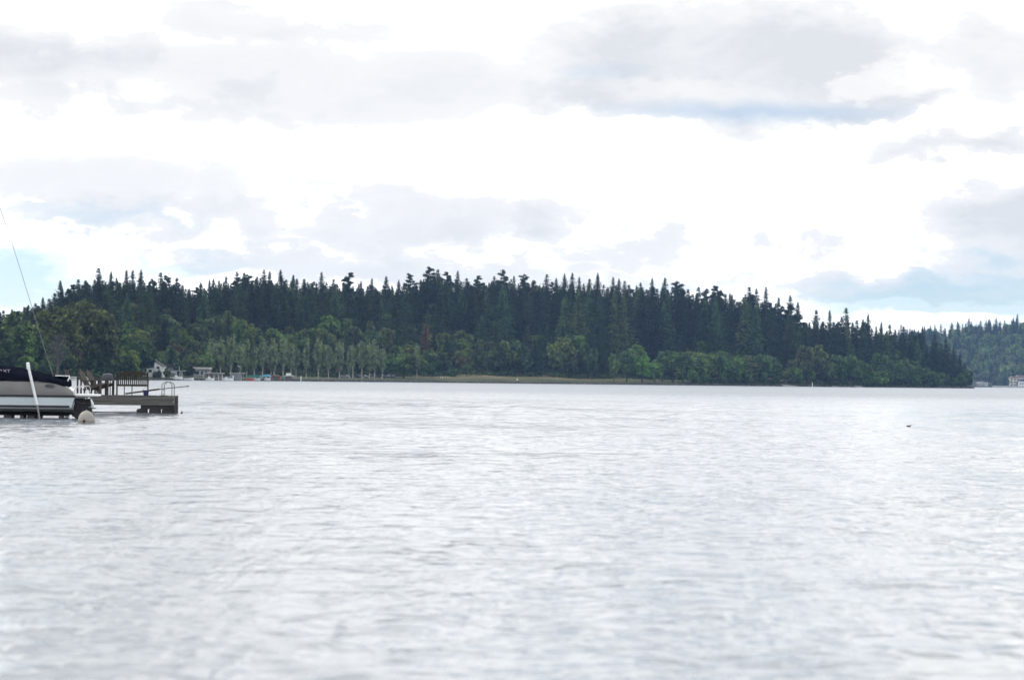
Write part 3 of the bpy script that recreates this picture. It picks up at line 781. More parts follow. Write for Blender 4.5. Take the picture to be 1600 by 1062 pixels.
front(1258, 531, 10, 'brd1', (1.05, 0.85, 0.72), 'large brown tinged tree above the concrete landing', wide=0.9)
front(1277, 530, 12, 'brd3', (1.0, 0.88, 0.72), 'tall brownish green tree right of the concrete landing', wide=0.95)
front(1290, 560, 5, 'brd2', (0.75, 0.85, 0.7), 'dark green tree behind the white lake marker')
PT = [(1245, 570, 5), (1268, 575, 4), (1310, 548, 8), (1330, 552, 8), (1345, 556, 10), (1318, 575, 4), (1372, 582, 3), (1395, 560, 6), (1412, 556, 8), (1388, 575, 4), (1425, 580, 3), (1435, 575, 4), (1455, 583, 3), (1450, 570, 5),
      (1470, 578, 3), (1480, 582, 3), (1492, 588, 3), (1500, 582, 4), (1510, 575, 5), (1516, 590, 2.5), (1432, 558, 10), (1402, 540, 30), (1375, 545, 20)]
for q_, r_, d_ in PT:
    front(q_, r_, d_, random.choice(BRD), random.choice([(0.7, 0.9, 0.7), (0.6, 0.75, 0.65), (0.8, 0.95, 0.75)]), 'dark green tree at the water along the wooded point', 'trees at the water along the point')
front(1358, 578, 3, 'shr0', (1.15, 1.35, 0.8), 'bright green spreading bush at the water near the point', wide=1.35)
front(1376, 580, 3, 'shr1', (1.0, 1.2, 0.8), 'green bush right beside the bright spreading bush', wide=1.2)
front(1433, 586, 2.5, 'shr2', (0.95, 1.05, 0.8), 'pale green rounded bush at the water on the point', wide=1.1)
front(1457, 582, 3, 'shr0', (0.95, 1.05, 0.85), 'pale rounded bush second from the tip of the point')

# far hill trees
for q_ in np.arange(1400, 1900, 7.5):
    for k in range(9):
        d = 20 + k * 46 + random.uniform(-18, 18); qq = q_ + random.uniform(-4, 4)
        if 1572 < qq < 1606 and d < 60: continue
        if 1518 < qq < 1548 and d < 34: continue
        key = random.choice(BRD if random.random() < (0.65 if k < 6 else 0.35) else CON)
        h = random.uniform(14, 20) if key in BRD else random.uniform(18, 27)
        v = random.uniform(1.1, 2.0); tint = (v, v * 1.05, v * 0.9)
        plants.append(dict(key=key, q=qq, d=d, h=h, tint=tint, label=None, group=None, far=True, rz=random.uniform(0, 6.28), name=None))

# which of them show, and how much: coarse front-to-back raster
def yz(p):
    if p['far']: Y = FARY + p['d']; g = far_ground(p['q'], p['d'])
    else: Y = Yof(p['q'], p['d']); g = ground(p['q'], p['d'])
    return Y, g
G = 2.0; Q0, R0 = -100, 380
NQ, NR = int(1800 / G), int(240 / G)
mask = np.zeros((NR, NQ), bool); topmost = np.full(NQ, 1e9)
for p in plants: p['Y'], p['g'] = yz(p)
for p in sorted(plants, key=lambda p: p['Y']):
    Y, g, H0 = p['Y'], p['g'], KIND[p['key']]['H']; s = p['h'] / H0
    con = p['key'][:3] in ('con', 'old')
    R = (5.6 if con else (5.4 if p['key'][:3] == 'brd' else (2.4 if p['key'][:3] == 'pop' else 3.2))) * s * p.get('wide', 1.0)
    row0 = horizon(p['q']) - (g + p['h'] - 1.5) * F / Y; row1 = horizon(p['q']) - (g - 1.5) * F / Y
    hw = R * F / Y; cnt = 0; c0 = 0; up = 0
    for rr in range(max(0, int((row0 - R0) / G)), min(NR, int((row1 - R0) / G) + 1)):
        t = ((rr + .5) * G + R0 - row0) / max(1, row1 - row0)
        if not 0 <= t <= 1: continue
        wd = hw * (t ** 0.8 if con else math.sqrt(max(0, 1 - (2 * t - 1) ** 2)))
        a = max(0, int((p['q'] - wd - Q0) / G)); b = min(NQ, int((p['q'] + wd - Q0) / G) + 1)
        if b <= a: continue
        seg = mask[rr, a:b]; new = (~seg)
        inview = np.arange(a, b) * G + Q0; inview = (inview > 0) & (inview < 1600)
        cnt += int((new & inview).sum()); mask[rr, a:b] = True
        if rr < 400: up = up
    p['vis'] = cnt; p['row0'] = row0

def zone(q):
    for lim, txt in ((60, 'at the left edge of the photo'), (175, 'behind the left olive trees'), (235, 'above the slatted bench'), (300, 'above the white house'), (360, 'above the flat roofed house'),
                     (430, 'above the boat canopies'), (520, 'above the middle poplars'), (620, 'above the rightmost poplars'), (700, 'above the white hut'),
                     (790, 'above the left part of the meadow'), (880, 'above the middle of the meadow'), (960, 'above the right part of the meadow'), (1050, 'above the brightest green tree'),
                     (1130, 'above the left part of the thicket'), (1230, 'above the right part of the thicket'), (1310, 'above the brown tinged trees'),
                     (1400, 'above the bright bushes near the point'), (1530, 'near the tip of the wooded point')):
        if q < lim: return txt
    return 'near the tip of the wooded point'
ORD = ['first', 'second', 'third', 'fourth', 'fifth', 'sixth', 'seventh', 'eighth', 'ninth', 'tenth', 'eleventh', 'twelfth']
for p in plants[:len(SKY)]: p['sky'] = True
byz = {}
for p in sorted(plants[:len(SKY)], key=lambda p: p['q']): byz.setdefault(zone(p['q']), []).append(p)
for z_, L in byz.items():
    for i, p in enumerate(L):
        desc = 'ragged fir' if p['key'][:3] == 'old' else 'pointed fir'
        p['label'] = '%s %s on the skyline %s' % (ORD[i], desc, z_) if len(L) > 1 else '%s on the skyline %s' % (desc, z_)
        p['group'] = 'firs on the skyline of the wooded hill'
auto = [p for p in plants if p['label'] is None]
for p in auto:
    if p['far']:
        up = p['d'] > 330
        if p['key'] in BRD: p['label'] = 'hazy %s tree on the far blue hill at the right' % ('leafy ridge' if up else 'round green'); p['group'] = 'leafy trees on the far hill'
        else: p['label'] = 'hazy blue green fir %s the far hill at the right' % ('on the ridge of' if up else 'on the slope of'); p['group'] = 'firs on the far hill'
    else:
        band = 'high slope' if p['d'] > 150 else ('mid slope' if p['d'] > 85 else 'low slope')
        if p['key'] in BRD: p['label'] = '%s tree %s %s' % ('dark leafy' if sum(p['tint']) < 2.2 else 'green leafy', band, zone(p['q'])); p['group'] = 'leafy trees on the wooded slope'
        else: p['label'] = 'dark fir %s %s' % (band, zone(p['q'])); p['group'] = 'firs on the wooded slope'
# individuals: all hand-placed ones and those that show largest; the rest becomes forest mass
def is_con(p): return p['key'][:3] in ('con', 'old')
hand = [p for p in plants if p not in auto] if False else [p for p in plants if not any(p is a for a in ())]
auto_ids = {id(p) for p in auto}
con_auto = sorted([p for p in auto if is_con(p)], key=lambda p: -p['vis'])
brd_auto = sorted([p for p in auto if not is_con(p)], key=lambda p: -p['vis'])
n_con_hand = sum(1 for p in plants if id(p) not in auto_ids and is_con(p))
n_brd_hand = sum(1 for p in plants if id(p) not in auto_ids and p['key'] in BRD)
keep = [p for p in plants if id(p) not in auto_ids]
keep += [p for p in con_auto[:300 - n_con_hand] if p['vis'] > 0]
keep += [p for p in brd_auto[:300 - n_brd_hand] if p['vis'] > 0]
keep_ids = {id(p) for p in keep}
rest = [p for p in plants if id(p) not in keep_ids]
print('trees: individuals', len(keep), 'mass', len(rest), 'vis in mass', sum(p['vis'] for p in rest), 'vis kept', sum(p['vis'] for p in keep))

ORD20 = ORD + ['thirteenth', 'fourteenth', 'fifteenth', 'sixteenth', 'seventeenth', 'eighteenth', 'nineteenth', 'twentieth']
shared = {}
for p in keep: shared.setdefault(p['label'], []).append(p)
for lab, L in shared.items():
    if 1 < len(L) <= 40 and not L[0]['far']:
        L.sort(key=lambda p: p['q'])
        for i, p in enumerate(L):
            p['label'] = '%s from left: %s' % (ORD20[i], lab) if i < 20 else '%s from right: %s' % (ORD20[len(L) - 1 - i], lab)
crown_obj = {}
for p in keep:
    K = KIND[p['key']]
    s = p['h'] / K['H']; wd = p.get('wide', 1.0)
    if not is_con(p) and p['key'][:3] != 'pop': wd *= random.uniform(0.95, 1.15)
    if s < 0.62 and p['key'][:3] in ('brd', 'con'): wd *= 1.0
    root = thing(K['name'], (world_x(p['q'], p['Y']), p['Y'], p['g'] - 0.2), p['label'], K['cat'], p['group'], p['rz'])
    sx = (s if not is_con(p) else s ** 0.75) * wd * (0.9 if s > 1.15 else 1.0)
    root.scale = (sx, sx, s)
    tr = bpy.data.objects.new('trunk', K['trunk']); C.objects.link(tr); tr.parent = root
    cr = bpy.data.objects.new('crown', K['crown']); C.objects.link(cr); cr.parent = root
    cr.color = (*p['tint'], 1)
    crown_obj.setdefault(p['key'], cr)
# the grey bare tree
bt = thing('bare_tree', (world_x(90, 872), 872, 0.6), 'grey leafless tree in front of the big olive tree on the left', 'tree')
mbt = twiggy(); o = mbt.build('branches', M['dead'], bt); o.scale = (1.2, 1.2, 0.92)

# forest mass: instanced on points
def forest_mass(items, name, keys, color):
    me = bpy.data.meshes.new(name)
    me.from_pydata([(world_x(p['q'], p['Y']), p['Y'], p['g'] - 0.2) for p in items], [], [])
    for nm, tp, vals in (('rz', 'FLOAT', [p['rz'] for p in items]), ('scl', 'FLOAT', [p['h'] / KIND[p['key']]['H'] for p in items]), ('pick', 'INT', [keys.index(p['key']) for p in items])):
        a = me.attributes.new(nm, tp, 'POINT'); a.data.foreach_set('value', vals)
    ob = bpy.data.objects.new(name, me); C.objects.link(ob); ob.color = color
    ng = bpy.data.node_groups.new(name, 'GeometryNodeTree')
    ng.interface.new_socket('Geometry', in_out='INPUT', socket_type='NodeSocketGeometry')
    ng.interface.new_socket('Geometry', in_out='OUTPUT', socket_type='NodeSocketGeometry')
    N = ng.nodes; L = ng.links
    gi = N.new('NodeGroupInput'); go = N.new('NodeGroupOutput'); iop = N.new('GeometryNodeInstanceOnPoints')
    jn = N.new('GeometryNodeJoinGeometry')
    for k in reversed(keys):
        oi = N.new('GeometryNodeObjectInfo'); oi.transform_space = 'ORIGINAL'; oi.inputs['Object'].default_value = crown_obj[k]; oi.inputs['As Instance'].default_value = True
        L.new(oi.outputs['Geometry'], jn.inputs[0])
    def na(nm, tp):
        x = N.new('GeometryNodeInputNamedAttribute'); x.data_type = tp; x.inputs[0].default_value = nm
        return x.outputs['Attribute']
    L.new(gi.outputs[0], iop.inputs['Points']); L.new(jn.outputs[0], iop.inputs['Instance'])
    iop.inputs['Pick Instance'].default_value = True
    L.new(na('pick', 'INT'), iop.inputs['Instance Index'])
    cx = N.new('ShaderNodeCombineXYZ'); L.new(na('rz', 'FLOAT'), cx.inputs[2]); L.new(cx.outputs[0], iop.inputs['Rotation'])
    c2 = N.new('ShaderNodeCombineXYZ'); sa = na('scl', 'FLOAT')
    for i in range(3): L.new(sa, c2.inputs[i])
    L.new(c2.outputs[0], iop.inputs['Scale'])
    L.new(iop.outputs[0], go.inputs[0])
    md = ob.modifiers.new('forest', 'NODES'); md.node_group = ng
    tag(ob, kind='stuff')
    return ob
fo = forest_mass([p for p in rest if not p['far']], 'background_forest', [k for k in CON + ['old0', 'old1', 'old2'] + BRD if k in crown_obj], (0.85, 0.85, 0.9, 1))
ff = forest_mass([p for p in rest if p['far']], 'far_forest', [k for k in CON + ['old0', 'old1', 'old2'] + BRD if k in crown_obj], (1, 1, 1, 1))

# undergrowth along the forest edge
ug = []
r_ = np.random.default_rng(31)
for _ in range(1500):
    q_ = r_.uniform(-300, 1518)
    d_ = (lawn_depth(q_) if q_ > 205 else 3) + r_.uniform(-2, 22) if q_ < 1090 else r_.uniform(1.5, 22)
    if d_ > (1524 - q_) / F * 1700 - 2: continue
    if 1216 < q_ < 1250 and d_ < 12: continue
    Y = Yof(q_, d_); g = ground(q_, d_); rad = r_.uniform(0.8, 2.2)
    d3 = r_.normal(size=(26, 3)); d3 /= np.linalg.norm(d3, axis=1)[:, None]
    ug.append(np.array([world_x(q_, Y), Y, g + rad * 0.4]) + d3 * rad * np.array([1.3, 1, 0.8]))
V, Fq = leaf_quads(np.concatenate(ug), 0.5, r_)
uo = bpy.data.objects.new('undergrowth', mesh_np('undergrowth', V, Fq, M['shrub'])); C.objects.link(uo); uo.color = (0.6, 0.68, 0.6, 1); tag(uo, kind='stuff')

# rocks and driftwood along the bank
mb = MB(); rr0 = random.Random(3)
for _ in range(900):
    q_ = rr0.uniform(60, 1524); d_ = rr0.uniform(-1.2, 1.6); Y = Yof(q_, d_); g = max(-0.1, ground(q_, d_)); a = rr0.uniform(.25, .8); b_ = rr0.uniform(.2, .5); h_ = rr0.uniform(.2, .75) * a; x_ = world_x(q_, Y)
    j = lambda: rr0.uniform(.7, 1.25)
    base = [(x_ - a * j(), Y - b_ * j(), g - .3), (x_ + a * j(), Y - b_ * j(), g - .3), (x_ + a * j(), Y + b_, g - .3), (x_ - a * j(), Y + b_, g - .3)]
    top = [(x_ - a * .6 * j(), Y - b_ * .6, g + h_ * j()), (x_ + a * .6 * j(), Y - b_ * .6, g + h_ * j()), (x_ + a * .5, Y + b_ * .6, g + h_), (x_ - a * .5, Y + b_ * .6, g + h_)]
    mb.add(base + top, [(4, 5, 6, 7), (0, 1, 5, 4), (1, 2, 6, 5), (2, 3, 7, 6), (3, 0, 4, 7)])
o = mb.build('shore_rocks', M['stone']); tag(o, kind='stuff')

# ================================================================== THE COVERED MOTORBOAT ON ITS LIFT
BY = 97.0                        # distance of the near side of the boat
PM = F / BY                      # photo pixels per metre there
bx = at(107, 653, BY).x          # stern
HB = 1.18                        # half beam
boat = thing('motorboat', (bx, BY + HB, 0.0), 'grey and white motorboat under a navy canvas cover, raised on its lift', 'boat', rz=math.radians(7))
def bw(s):   # half beam factor at s metres forward of the stern
    return 1.0 if s < 3.0 else max(0.03, math.sqrt(max(0.0, 1 - ((s - 3.0) / 3.25) ** 2.2)))
stations = [0, 0.15, 0.35, 0.6, 0.9, 1.3, 1.8, 2.4, 3.0, 3.6, 4.2, 4.8, 5.3, 5.7, 6.0, 6.2]
def strip(z0f, z1f, o0, o1, name, m, s_list=stations, stern=(0.0, 0.0), close=True, n=2, bulge=0.0):
    """shell band of the hull between heights z0f(s) and z1f(s), both sides and round the transom"""
    rings = []
    for s in s_list:
        b = bw(s) * HB; z0, z1 = z0f(s), z1f(s); ring = []
        for side in (-1, 1):
            pr = []
            for k in range(n + 1):
                f = k / n; off = o0 + (o1 - o0) * f + bulge * math.sin(math.pi * f)
                sh = (stern[0] + (stern[1] - stern[0]) * f) * max(0.0, 1 - s / 0.9)
                pr.append((-s + sh, side * max(0.02, b + off * min(1, bw(s) * 1.4)), z0 + (z1 - z0) * f))
            ring += pr if side == -1 else pr[::-1]
        rings.append(ring)
    mb = MB(); mb.loft(rings, closed=True, cap=True)
    return mb.build(name, m, boat, smooth=True)
rise = lambda s: 0.0 if s < 3.2 else 0.26 * ((s - 3.2) / 3) ** 2
# vee bottom
rings = []
for s in stations:
    b = bw(s) * HB - 0.05; kz = 0.13 + (0.0 if s < 4 else 0.5 * ((s - 4) / 2.2) ** 2); cz = 0.33 + rise(s)
    rings.append([(-s, -b, cz), (-s, -b * 0.93, cz - 0.09), (-s, 0, min(kz, cz - 0.02)), (-s, b * 0.93, cz - 0.09), (-s, b, cz)])
mb = MB(); mb.loft(rings); mb.build('hull_bottom', M['hull_bottom'], boat)
strip(lambda s: 0.325 + rise(s), lambda s: 0.385 + rise(s), -0.035, -0.025, 'chine_band', M['mid_grey'])
strip(lambda s: 0.38 + rise(s), lambda s: 0.45 + rise(s), -0.022, -0.018, 'lower_stripe', M['hull_stripe'], s_list=[0.12] + stations[2:])
strip(lambda s: 0.36 + rise(s), lambda s: 0.74 + rise(s), -0.045, -0.004, 'hull_side', M['hull_white'], stern=(-0.06, 0.05))
strip(lambda s: 0.73 + rise(s), lambda s: 0.80 + rise(s), 0.022, 0.028, 'rub_rail', M['hull_stripe'], stern=(0.07, 0.07))
def deck_z(s):
    zs = np.interp(s, [-0.02, 0.1, 0.25, 0.45, 0.7, 1.0, 1.6, 3.5, 6.2], [0.92, 1.03, 1.12, 1.19, 1.255, 1.285, 1.305, 1.33, 1.46]); return float(zs)
strip(lambda s: 0.79 + rise(s), lambda s: deck_z(s) + rise(s) * .3, 0.0, -0.13, 'topside', M['hull_grey'], stern=(0.03, -0.02), n=5, bulge=0.05)
# deck cap, pale, with a rolled edge
rings = []
for s in stations:
    b = bw(s) * HB - 0.11; z = deck_z(s) + rise(s) * .3
    rings.append([(-s, -b, z - 0.045), (-s, -b - 0.008, z), (-s, -b * 0.9, z + 0.03), (-s, 0, z + 0.045), (-s, b * 0.9, z + 0.03), (-s, b + 0.008, z), (-s, b, z - 0.045)])
mb = MB(); mb.loft(rings); mb.build('deck', M['white'], boat, smooth=True)
# emblem: an oval ring with a sweep through it, raised on the topside
ex, ez = (71 - 107) / PM, 1.5 - (602 - horizon(71)) / PM
mb = MB()
N = 36; ro, ri = (0.165, 0.062), (0.135, 0.036)
yoff = -(HB + 0.012)
for k in range(N):
    a0, a1 = k * 2 * math.pi / N, (k + 1) * 2 * math.pi / N
    if 0.35 < (a0 % (2 * math.pi)) < 0.8 or 3.4 < (a0 % (2 * math.pi)) < 3.9: continue
    q4 = [(ex + rx * math.cos(a), ez + rz_ * math.sin(a)) for (rx, rz_), a in ((ro, a0), (ro, a1), (ri, a1), (ri, a0))]
    mb.prism(q4, yoff, yoff + 0.06)
mb.prism([(ex - 0.12, ez - 0.008), (ex + 0.02, ez + 0.018), (ex + 0.14, ez + 0.004), (ex + 0.02, ez + 0.002)], yoff, yoff + 0.06)
mb.build('emblem', M['emblem'], boat)
# canvas cover
cov_top = interp([(0.05, 1.27), (0.25, 1.42), (0.6, 1.47), (1.0, 1.53), (1.5, 1.66), (2.0, 1.76), (2.5, 1.80), (3.2, 1.86), (4.0, 1.95), (4.6, 1.80), (5.4, 1.60), (6.1, 1.50)])
rings = []
cs = [0.12, 0.2, 0.32, 0.45, 0.6, 0.8, 1.0, 1.25, 1.5, 1.75, 2.0, 2.25, 2.5, 2.9, 3.3, 3.8, 4.3, 4.9, 5.5, 6.1]
rr_ = np.random.default_rng(9)
for s in cs:
    b = bw(s) * HB - 0.10; z0 = max(deck_z(s) - 0.045, 1.1) + rise(s) * .3; zt = cov_top(s) + 0.0
    ring = []
    for k in range(15):
        f = k / 14; a = math.pi * f
        yy = -math.cos(a) * b * (1.0 if 0.02 < f < .98 else 1.01)
        hh = (math.sin(a) ** 0.55) * (zt - z0) if 0 < f < 1 else 0
        ring.append((-s, yy, z0 + hh + rr_.normal() * 0.008))
    rings.append(ring)
mb = MB(); mb.loft(rings, closed=True, cap=True); cov = mb.build('canvas_cover', M['canvas'], boat, smooth=True)
# skirt of the cover hanging a little over the deck edge
rings = []
for s in cs:
    b = bw(s) * HB - 0.088; z1 = deck_z(s) + rise(s) * .3 + 0.03; z0 = z1 - (0.055 if s > 0.9 else 0.02) - 0.008 * math.sin(s * 9)
    if s < 0.3: continue
    rings.append([(-s, -b - 0.012, z0), (-s, -b + 0.06, z1), (-s, b - 0.06, z1), (-s, b + 0.012, z0)])
mb = MB(); mb.loft(rings); mb.build('cover_skirt', M['canvas'], boat)
# lettering on the cover
tx = bpy.data.curves.new('cover_lettering', 'FONT'); tx.body = 'AXT'; tx.size = 0.155; tx.extrude = 0.004; tx.align_x = 'RIGHT'
txo = bpy.data.objects.new('cover_lettering', tx); C.objects.link(txo); txo.parent = boat; tx.materials.append(M['letter'])
lx = (9.3 - 107) / PM; lz = 1.5 - (581.4 - horizon(5)) / PM
txo.location = (lx, -1.0, lz)
txo.rotation_euler = (math.radians(63), 0, 0); txo.scale = (1.25, 1, 1)
bpy.context.view_layer.update()
lm = bpy.data.meshes.new_from_object(txo.evaluated_get(bpy.context.evaluated_depsgraph_get()))
lo = bpy.data.objects.new('cover_letters', lm); C.objects.link(lo); lo.parent = boat
lo.location, lo.rotation_euler, lo.scale = txo.location, txo.rotation_euler, txo.scale
if not lm.materials: lm.materials.append(M['letter'])
bpy.data.objects.remove(txo)
# stern: sun pad trim, cleats, grab rails, swim platform
mb = MB(); mb.box(-0.62, -0.18, -0.95, 0.95, 1.445, 1.475); mb.build('sun_pad_trim', M['white'], boat, bevel=0.01)
mb = MB(); mb.bar((-0.22, -0.95, 1.24), (-0.12, -0.95, 1.44), 0.05, 0.04); mb.build('trim_bracket', M['white'], boat)
mb = MB()
mb.prism([(0.02, 0.775), (0.88, 0.775), (0.92, 0.80), (0.90, 0.835), (0.5, 0.85), (0.02, 0.85)], -0.95, 0.95); mb.build('swim_platform', M['white'], boat, bevel=0.012)
mb = MB(); mb.prism([(0.02, 0.70), (0.62, 0.735), (0.84, 0.762), (0.02, 0.773)], -0.7, 0.7); mb.build('platform_bracket', M['grey_metal'], boat)
for y_, x_ in ((-0.80, 0.02), (-0.45, 0.14)):
    mb = MB(); mb.tube([(x_ + 0.02, y_, 0.84), (x_ + 0.03, y_, 0.98), (x_ + 0.12, y_, 1.10), (x_ + 0.28, y_, 1.13), (x_ + 0.37, y_, 1.12), (x_ + 0.42, y_, 1.05), (x_ + 0.42, y_, 0.84)], 0.011, 8)
    mb.build('grab_rail', M['steel'], boat, smooth=True)
# stern drive
dr = bpy.data.objects.new('stern_drive', None)
mb = MB()
mb.prism([(0.02, 0.69), (0.30, 0.70), (0.48, 0.64), (0.50, 0.50), (0.42, 0.42), (0.44, 0.20), (0.36, 0.02), (0.08, 0.0), (-0.08, 0.10), (-0.03, 0.30), (0.02, 0.42)], -0.16, 0.16)
drv = mb.build('stern_drive', M['black_metal'], boat, bevel=0.03)
mb = MB(); mb.prism([(0.10, 0.30), (0.74, 0.34), (0.76, 0.37), (0.10, 0.36)], -0.17, 0.17); mb.build('cavitation_plate', M['black_metal'], drv)
mb = MB(); mb.prism([(0.36, 0.66), (0.56, 0.70), (0.60, 0.45), (0.50, 0.40), (0.40, 0.52)], -0.09, 0.09); mb.build('upper_housing', M['black_metal'], drv, bevel=0.02)
mb = MB()
for k in range(4):
    a = k * math.pi / 2 + 0.5
    mb.add([(0.56, 0.03 * math.cos(a + 1.5), 0.20 + 0.03 * math.sin(a + 1.5)), (0.52, 0.20 * math.cos(a - .3), 0.20 + 0.20 * math.sin(a - .3)), (0.58, 0.22 * math.cos(a), 0.20 + 0.22 * math.sin(a)), (0.62, 0.20 * math.cos(a + .35), 0.20 + 0.20 * math.sin(a + .35)), (0.60, 0.03 * math.cos(a - 1.5), 0.20 + 0.03 * math.sin(a - 1.5))], [(0, 1, 2, 3, 4)])
mb.tube([(0.42, 0, 0.20), (0.64, 0, 0.20), (0.70, 0, 0.20)], [0.07, 0.06, 0.02], 10); mb.build('propeller', M['grey_metal'], drv)
mb = MB(); mb.tube([(0.05, -0.2, 0.62), (0.25, -0.22, 0.52), (0.40, -0.2, 0.56)], 0.022, 8); mb.build('trim_ram', M['grey_metal'], drv)
mb = MB(); mb.tube([(0.44, -0.15, 0.72), (0.47, -0.16, 0.40), (0.55, -0.16, 0.14)], 0.02, 6); mb.build('steering_hose', M['dark_rubber'], drv)
# whip antenna leaning over the boat
p0 = at(84, 590, BY + 0.3); pts = [at(84, 590, BY + .3), at(72, 553, BY + .3), at(54, 493, BY + .3), at(33, 425, BY + .3), at(15, 368, BY + .3), at(0, 325, BY + .3), at(-22, 262, BY + .3)]
mb = MB(); mb.tube([loc(boat, p) for p in pts], [0.010, 0.0095, 0.009, 0.0085, 0.008, 0.007, 0.006], 6)
mb.build('whip_antenna', mat('antenna_grey', (0.16, 0.17, 0.18), 0.6), boat, smooth=True)

# lift
lift = thing('boat_lift', (bx, BY + HB, 0.0), 'low boat lift at the water carrying the covered motorboat, with a white guide pole', 'boat lift', rz=math.radians(7))
for y_ in (-0.5, 0.5):
    mb = MB(); mb.box(-5.2, -0.15, y_ - 0.07, y_ + 0.07, 0.092, 0.16); mb.build('bunk', M['dark_rubber'], lift)
for x_ in (-0.42, -1.15, -1.42, -1.72, -2.2, -3.4, -4.6):
    mb = MB(); wd = 0.06 if x_ not in (-1.42, -2.2) else 0.13
    mb.box(x_ - wd, x_ + wd, -1.1, 1.1, -0.30, 0.09); mb.build('cross_beam', M['dock_dark'], lift)
g0, g1, g2 = (loc(lift, at(a, b, BY - .45)) for a, b in ((62.5, 650), (58, 632), (45, 576)))
mb = MB(); mb.tube([g1, g2], 0.047, 12); gp = mb.build('guide_pole', M['pvc'], lift, smooth=True)
mb = MB(); mb.tube([g0 + Vector((0.01, 0, -0.2)), g1], 0.030, 10); mb.build('pole_bracket', M['grey_metal'], lift)
t0, t1 = loc(lift, at(44.4, 576.5, BY - .45)), loc(lift, at(43.5, 566, BY - .45))
mb = MB(); mb.tube([t0, t0.lerp(t1, .5), t0.lerp(t1, .9), t1], [0.058, 0.062, 0.058, 0.03], 12); mb.build('pole_cap', M['white'], gp, smooth=True)
o2 = g0 + Vector((-2.6, 0, 0))
mb = MB(); mb.tube([g1 + Vector((-3.4, 0, 0)), g2 + Vector((-3.4, 0, 0))], 0.047, 12); mb.build('guide_pole', M['pvc'], lift, smooth=True)

# piling behind the stern, and white fender
mb = MB(); p = at(104.5, 650, 103); top = at(104, 577, 103).z
mb.tube([(0, 0, -2), (0, 0, top * .6), (-0.02, 0, top)], [0.085, 0.08, 0.07], 10); o = mb.build('piling', M['dock_dark'], smooth=True); o.location = (p.x, 103, 0)
tag(o, 'dark weathered piling standing behind the boat stern', 'piling')
fa, fb = at(135.5, 619, 99.4), at(143.5, 639, 99.4)
ax = (fb - fa); L = ax.length; u = ax.normalized()
mb = MB(); mb.tube([Vector((0, 0, 0)) + u * L * f for f in (0, .06, .18, .4, .65, .85, .95, 1.0)], [0.02, .05, .085, .125, .14, .12, .07, .02], 16)
fd = thing('boat_fender', fa, 'white fender hanging between the swim platform and the dock', 'fender')
mb.build('fender_body', M['white'], fd, smooth=True)
mb = MB(); mb.tube([(0, 0, 0), Vector((-0.03, 0, 0.12))], 0.012, 6); mb.build('rope', M['dark_rubber'], fd)
# second outboard lying low behind the drive
oa = at(136, 636, 99.9)
ob_ = thing('outboard_motor', (oa.x, 99.9, 0), 'black outboard motor low on the water between stern drive and dock', 'outboard motor')
mb = MB(); mb.prism([(-0.10, 0.52), (0.05, 0.58), (0.14, 0.45), (0.16, 0.30), (0.22, 0.16), (0.20, 0.10), (-0.02, 0.08), (-0.12, 0.20), (-0.16, 0.36)], -0.12, 0.12); mb.build('cowling', M['black_metal'], ob_, bevel=0.03)
mb = MB(); mb.prism([(-0.02, 0.10), (0.10, 0.10), (0.08, -0.3), (0.0, -0.3)], -0.05, 0.05); mb.build('shaft', M['black_metal'], ob_)

# buoy
DBY = 89.5
bp = at(135, 660, DBY)
buoy = thing('mooring_buoy', (bp.x, DBY, 0), 'round chalky beige mooring buoy floating in front of the stern drive', 'buoy')
R = 13.2 / (F / DBY)
prof = [(0.02, 0.40)] + [(R * math.sin(a), 0.06 + 0.32 * math.cos(a)) for a in np.linspace(0.12, math.pi / 2, 12)] + [(R * 1.0, 0.03), (R * 0.99, 0.0), (R * 0.94, -0.12)]
mb = MB(); mb.lathe(prof, 32); mb.build('float_shell', M['buoy'], buoy, smooth=True)
mb = MB(); mb.lathe([(R * 1.005, 0.085), (R * 1.035, 0.08), (R * 1.035, 0.055), (R * 1.005, 0.05)], 32); mb.build('seam_band', M['buoy'], buoy, smooth=True)
mb = MB()
rings = [[(-0.035 + (rt + rr2 * math.cos(b_)) * math.cos(a_), -R - 0.012 + rr2 * math.sin(b_), 0.055 + (rt + rr2 * math.cos(b_)) * math.sin(a_)) for b_ in np.linspace(0, 2 * math.pi, 7)[:-1]] for a_ in np.linspace(0, 2 * math.pi, 15) for rt, rr2 in ((0.028, 0.016),)]
mb.loft(rings, closed=True, cap=False); mb.box(-0.055, -0.015, -R - 0.01, -R + 0.06, 0.02, 0.09); mb.build('mooring_eye', M['rust'], buoy)

# ================================================================== DOCK
DY = 114.0; PD = F / DY
dx1 = at(276.5, 617, DY).x
dz = 1.5 - (618 - horizon(275)) / PD - 0.0
deckz = 0.70
dock = thing('dock', (dx1, DY, 0), 'weathered timber dock on black floats running in from the left', 'dock', rz=math.radians(6.2))
DR = math.radians(6.2); DEX = Vector((math.cos(DR), math.sin(DR), 0)); DEY = Vector((-math.sin(DR), math.cos(DR), 0)); DO = Vector((dx1, DY, 0))
LEN = 9.6; DEP = 2.9
mb = MB()
x = 0.0; brd_n = 0
board = None
nb = int(LEN / 0.145)
for i in range(nb):
    x1 = -i * 0.145; jit = random.uniform(-.006, .006)
    mb.box(x1 - 0.138, x1, 0.003 + jit, DEP + jit, deckz - 0.035, deckz + random.uniform(0, .004))
o = mb.build('deck_boards', M['dock_wood'], dock); o['kind'] = 'stuff'
